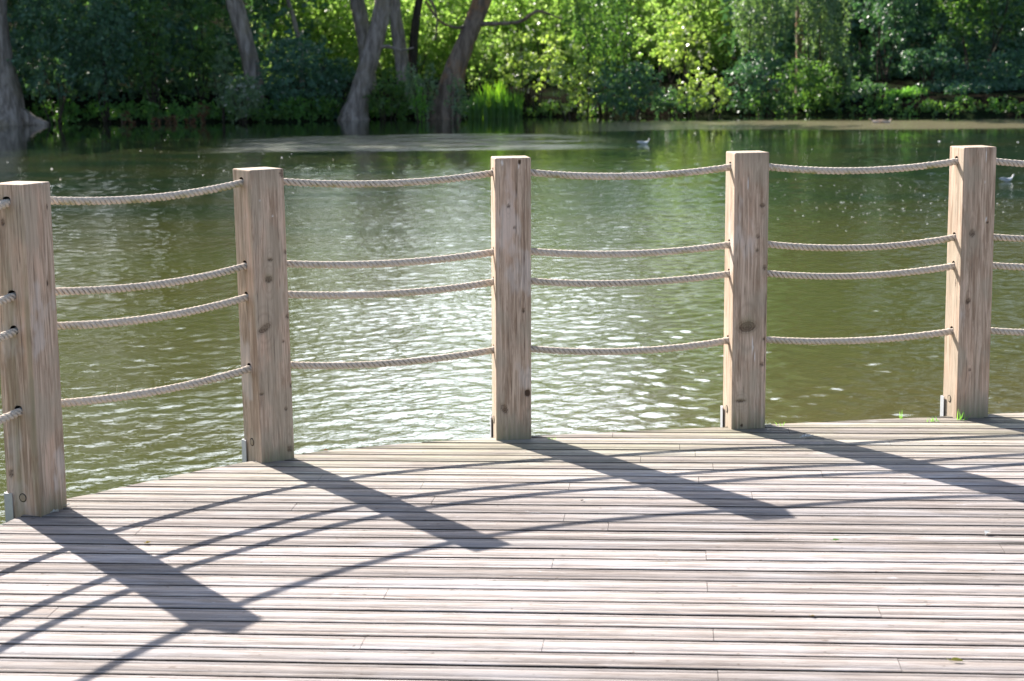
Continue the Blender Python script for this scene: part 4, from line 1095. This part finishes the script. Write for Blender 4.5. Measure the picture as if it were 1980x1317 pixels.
fallen_leaf('small green leaf lying alone in the middle of the right half of the deck', 1617, 1047, .026, .75, .5, .3, simple_leaf_mat('leaf_green', (.10,.25,.03), (.16,.33,.05)))
fallen_leaf('curled yellow-green leaf near the bottom right corner of the deck', 1850, 1281, .034, .60, 1.2, -.2, simple_leaf_mat('leaf_lime_yellow', (.42,.38,.05), (.30,.34,.05)))
fallen_leaf('yellow leaf scrap right of the near left post shadow', 287, 1052, .020, .8, .8, .6, simple_leaf_mat('leaf_yellow', (.65,.48,.05), (.5,.38,.04)))
fallen_leaf('orange-brown leaf on the deck edge right of the second post', 630, 872.5, .020, .7, .9, 0, simple_leaf_mat('leaf_orange', (.42,.20,.05), (.3,.13,.04)))
fallen_leaf('dark brown scrap below the middle post shadow', 1127, 970, .014, .8, .7, 1, simple_leaf_mat('leaf_brown', (.07,.04,.03), (.10,.06,.04)))
fallen_leaf('tan scrap low on the right half of the deck', 1572, 1194, .014, .7, .7, .2, simple_leaf_mat('leaf_tan', (.50,.36,.12), (.4,.28,.1)))
def tuft(label, px, py, nb, hgt, spread, seed):
    P = on_z(px, py); rr = np.random.RandomState(seed)
    root = tag(empty('grass_tuft', (P[0], P[1], -.02)), label, 'grass')
    V, F, b = [], [], 0
    for i in range(nb):
        x, y = rr.uniform(-spread, spread), rr.normal()*.004; a = rr.uniform(-1, 1)*.9; h_ = hgt*rr.uniform(.5, 1.1)+.02
        for t, wf in ((0,1),(.4,.9),(.75,.6),(1,.1)):
            cx, cz = x + math.sin(a)*h_*t*t*.8, h_*t*(1-.35*t*abs(a)); w_ = .0022*wf
            V += [(cx-w_, y, cz), (cx+w_, y+.001, cz)]
        F += [(b,b+1,b+3,b+2),(b+2,b+3,b+5,b+4),(b+4,b+5,b+7,b+6)]; b += 8
    new_mesh('blades', V, F, L_FERN, root)
tuft('grass blades sprouting at the front foot of the right-hand post', 1862, 812, 9, .055, .03, 1)
tuft('low grass sprouting left of the right-hand post', 1808, 815, 9, .030, .035, 2)
tuft('single bent grass shoot at the deck edge between the two right posts', 1743, 809, 3, .040, .006, 3)
tuft('tiny grass shoots right of the fourth post', 1508, 823, 5, .028, .012, 4)
tuft('faint green shoots beside the middle post shadow', 1068, 850, 7, .022, .02, 5)
def feather(label, px, py, L_, rz):
    P = on_z(px, py); rr = np.random.RandomState(int(px)); root = tag(empty('feather', (P[0], P[1], .004), rz), label, 'feather')
    V, F, b = [], [], 0
    for i in range(90):
        t = rr.rand(); x = (t-.3)*L_; s_ = 1 if i % 2 else -1; ln = L_*.32*math.sin(PI*min(1, .15+t*.85))*rr.uniform(.7, 1.1)
        a = np.array([x, 0, .003]); e = a + np.array([ln*.5, s_*ln, rr.uniform(.0, .008)])
        V += [a-[.0007,0,0], a+[.0007,0,0], e+[.0004,0,0], e-[.0004,0,0]]; F.append((b,b+1,b+2,b+3)); b += 4
    new_mesh('vane', np.array(V), F, M_FLUFF_GLINT, root)
    mb = MB(); mb.tube([(-L_*.5,0,.001),(0,0,.003),(L_*.7,0,.005)], [.0009,.0008,.0004], 5); mb.build('quill', M_FLUFF_GLINT, root)
feather('white downy feather in the shadow of the fourth post', 1557, 847, .05, .2)
feather('white fluff on the boards near the right edge of the deck', 1908, 1035, .035, 1.0)
feather('white down caught at the foot of the near left post', 122, 982, .04, .8)
feather('white scrap of down in the shadow at the near left post', 104, 993, .025, .1)
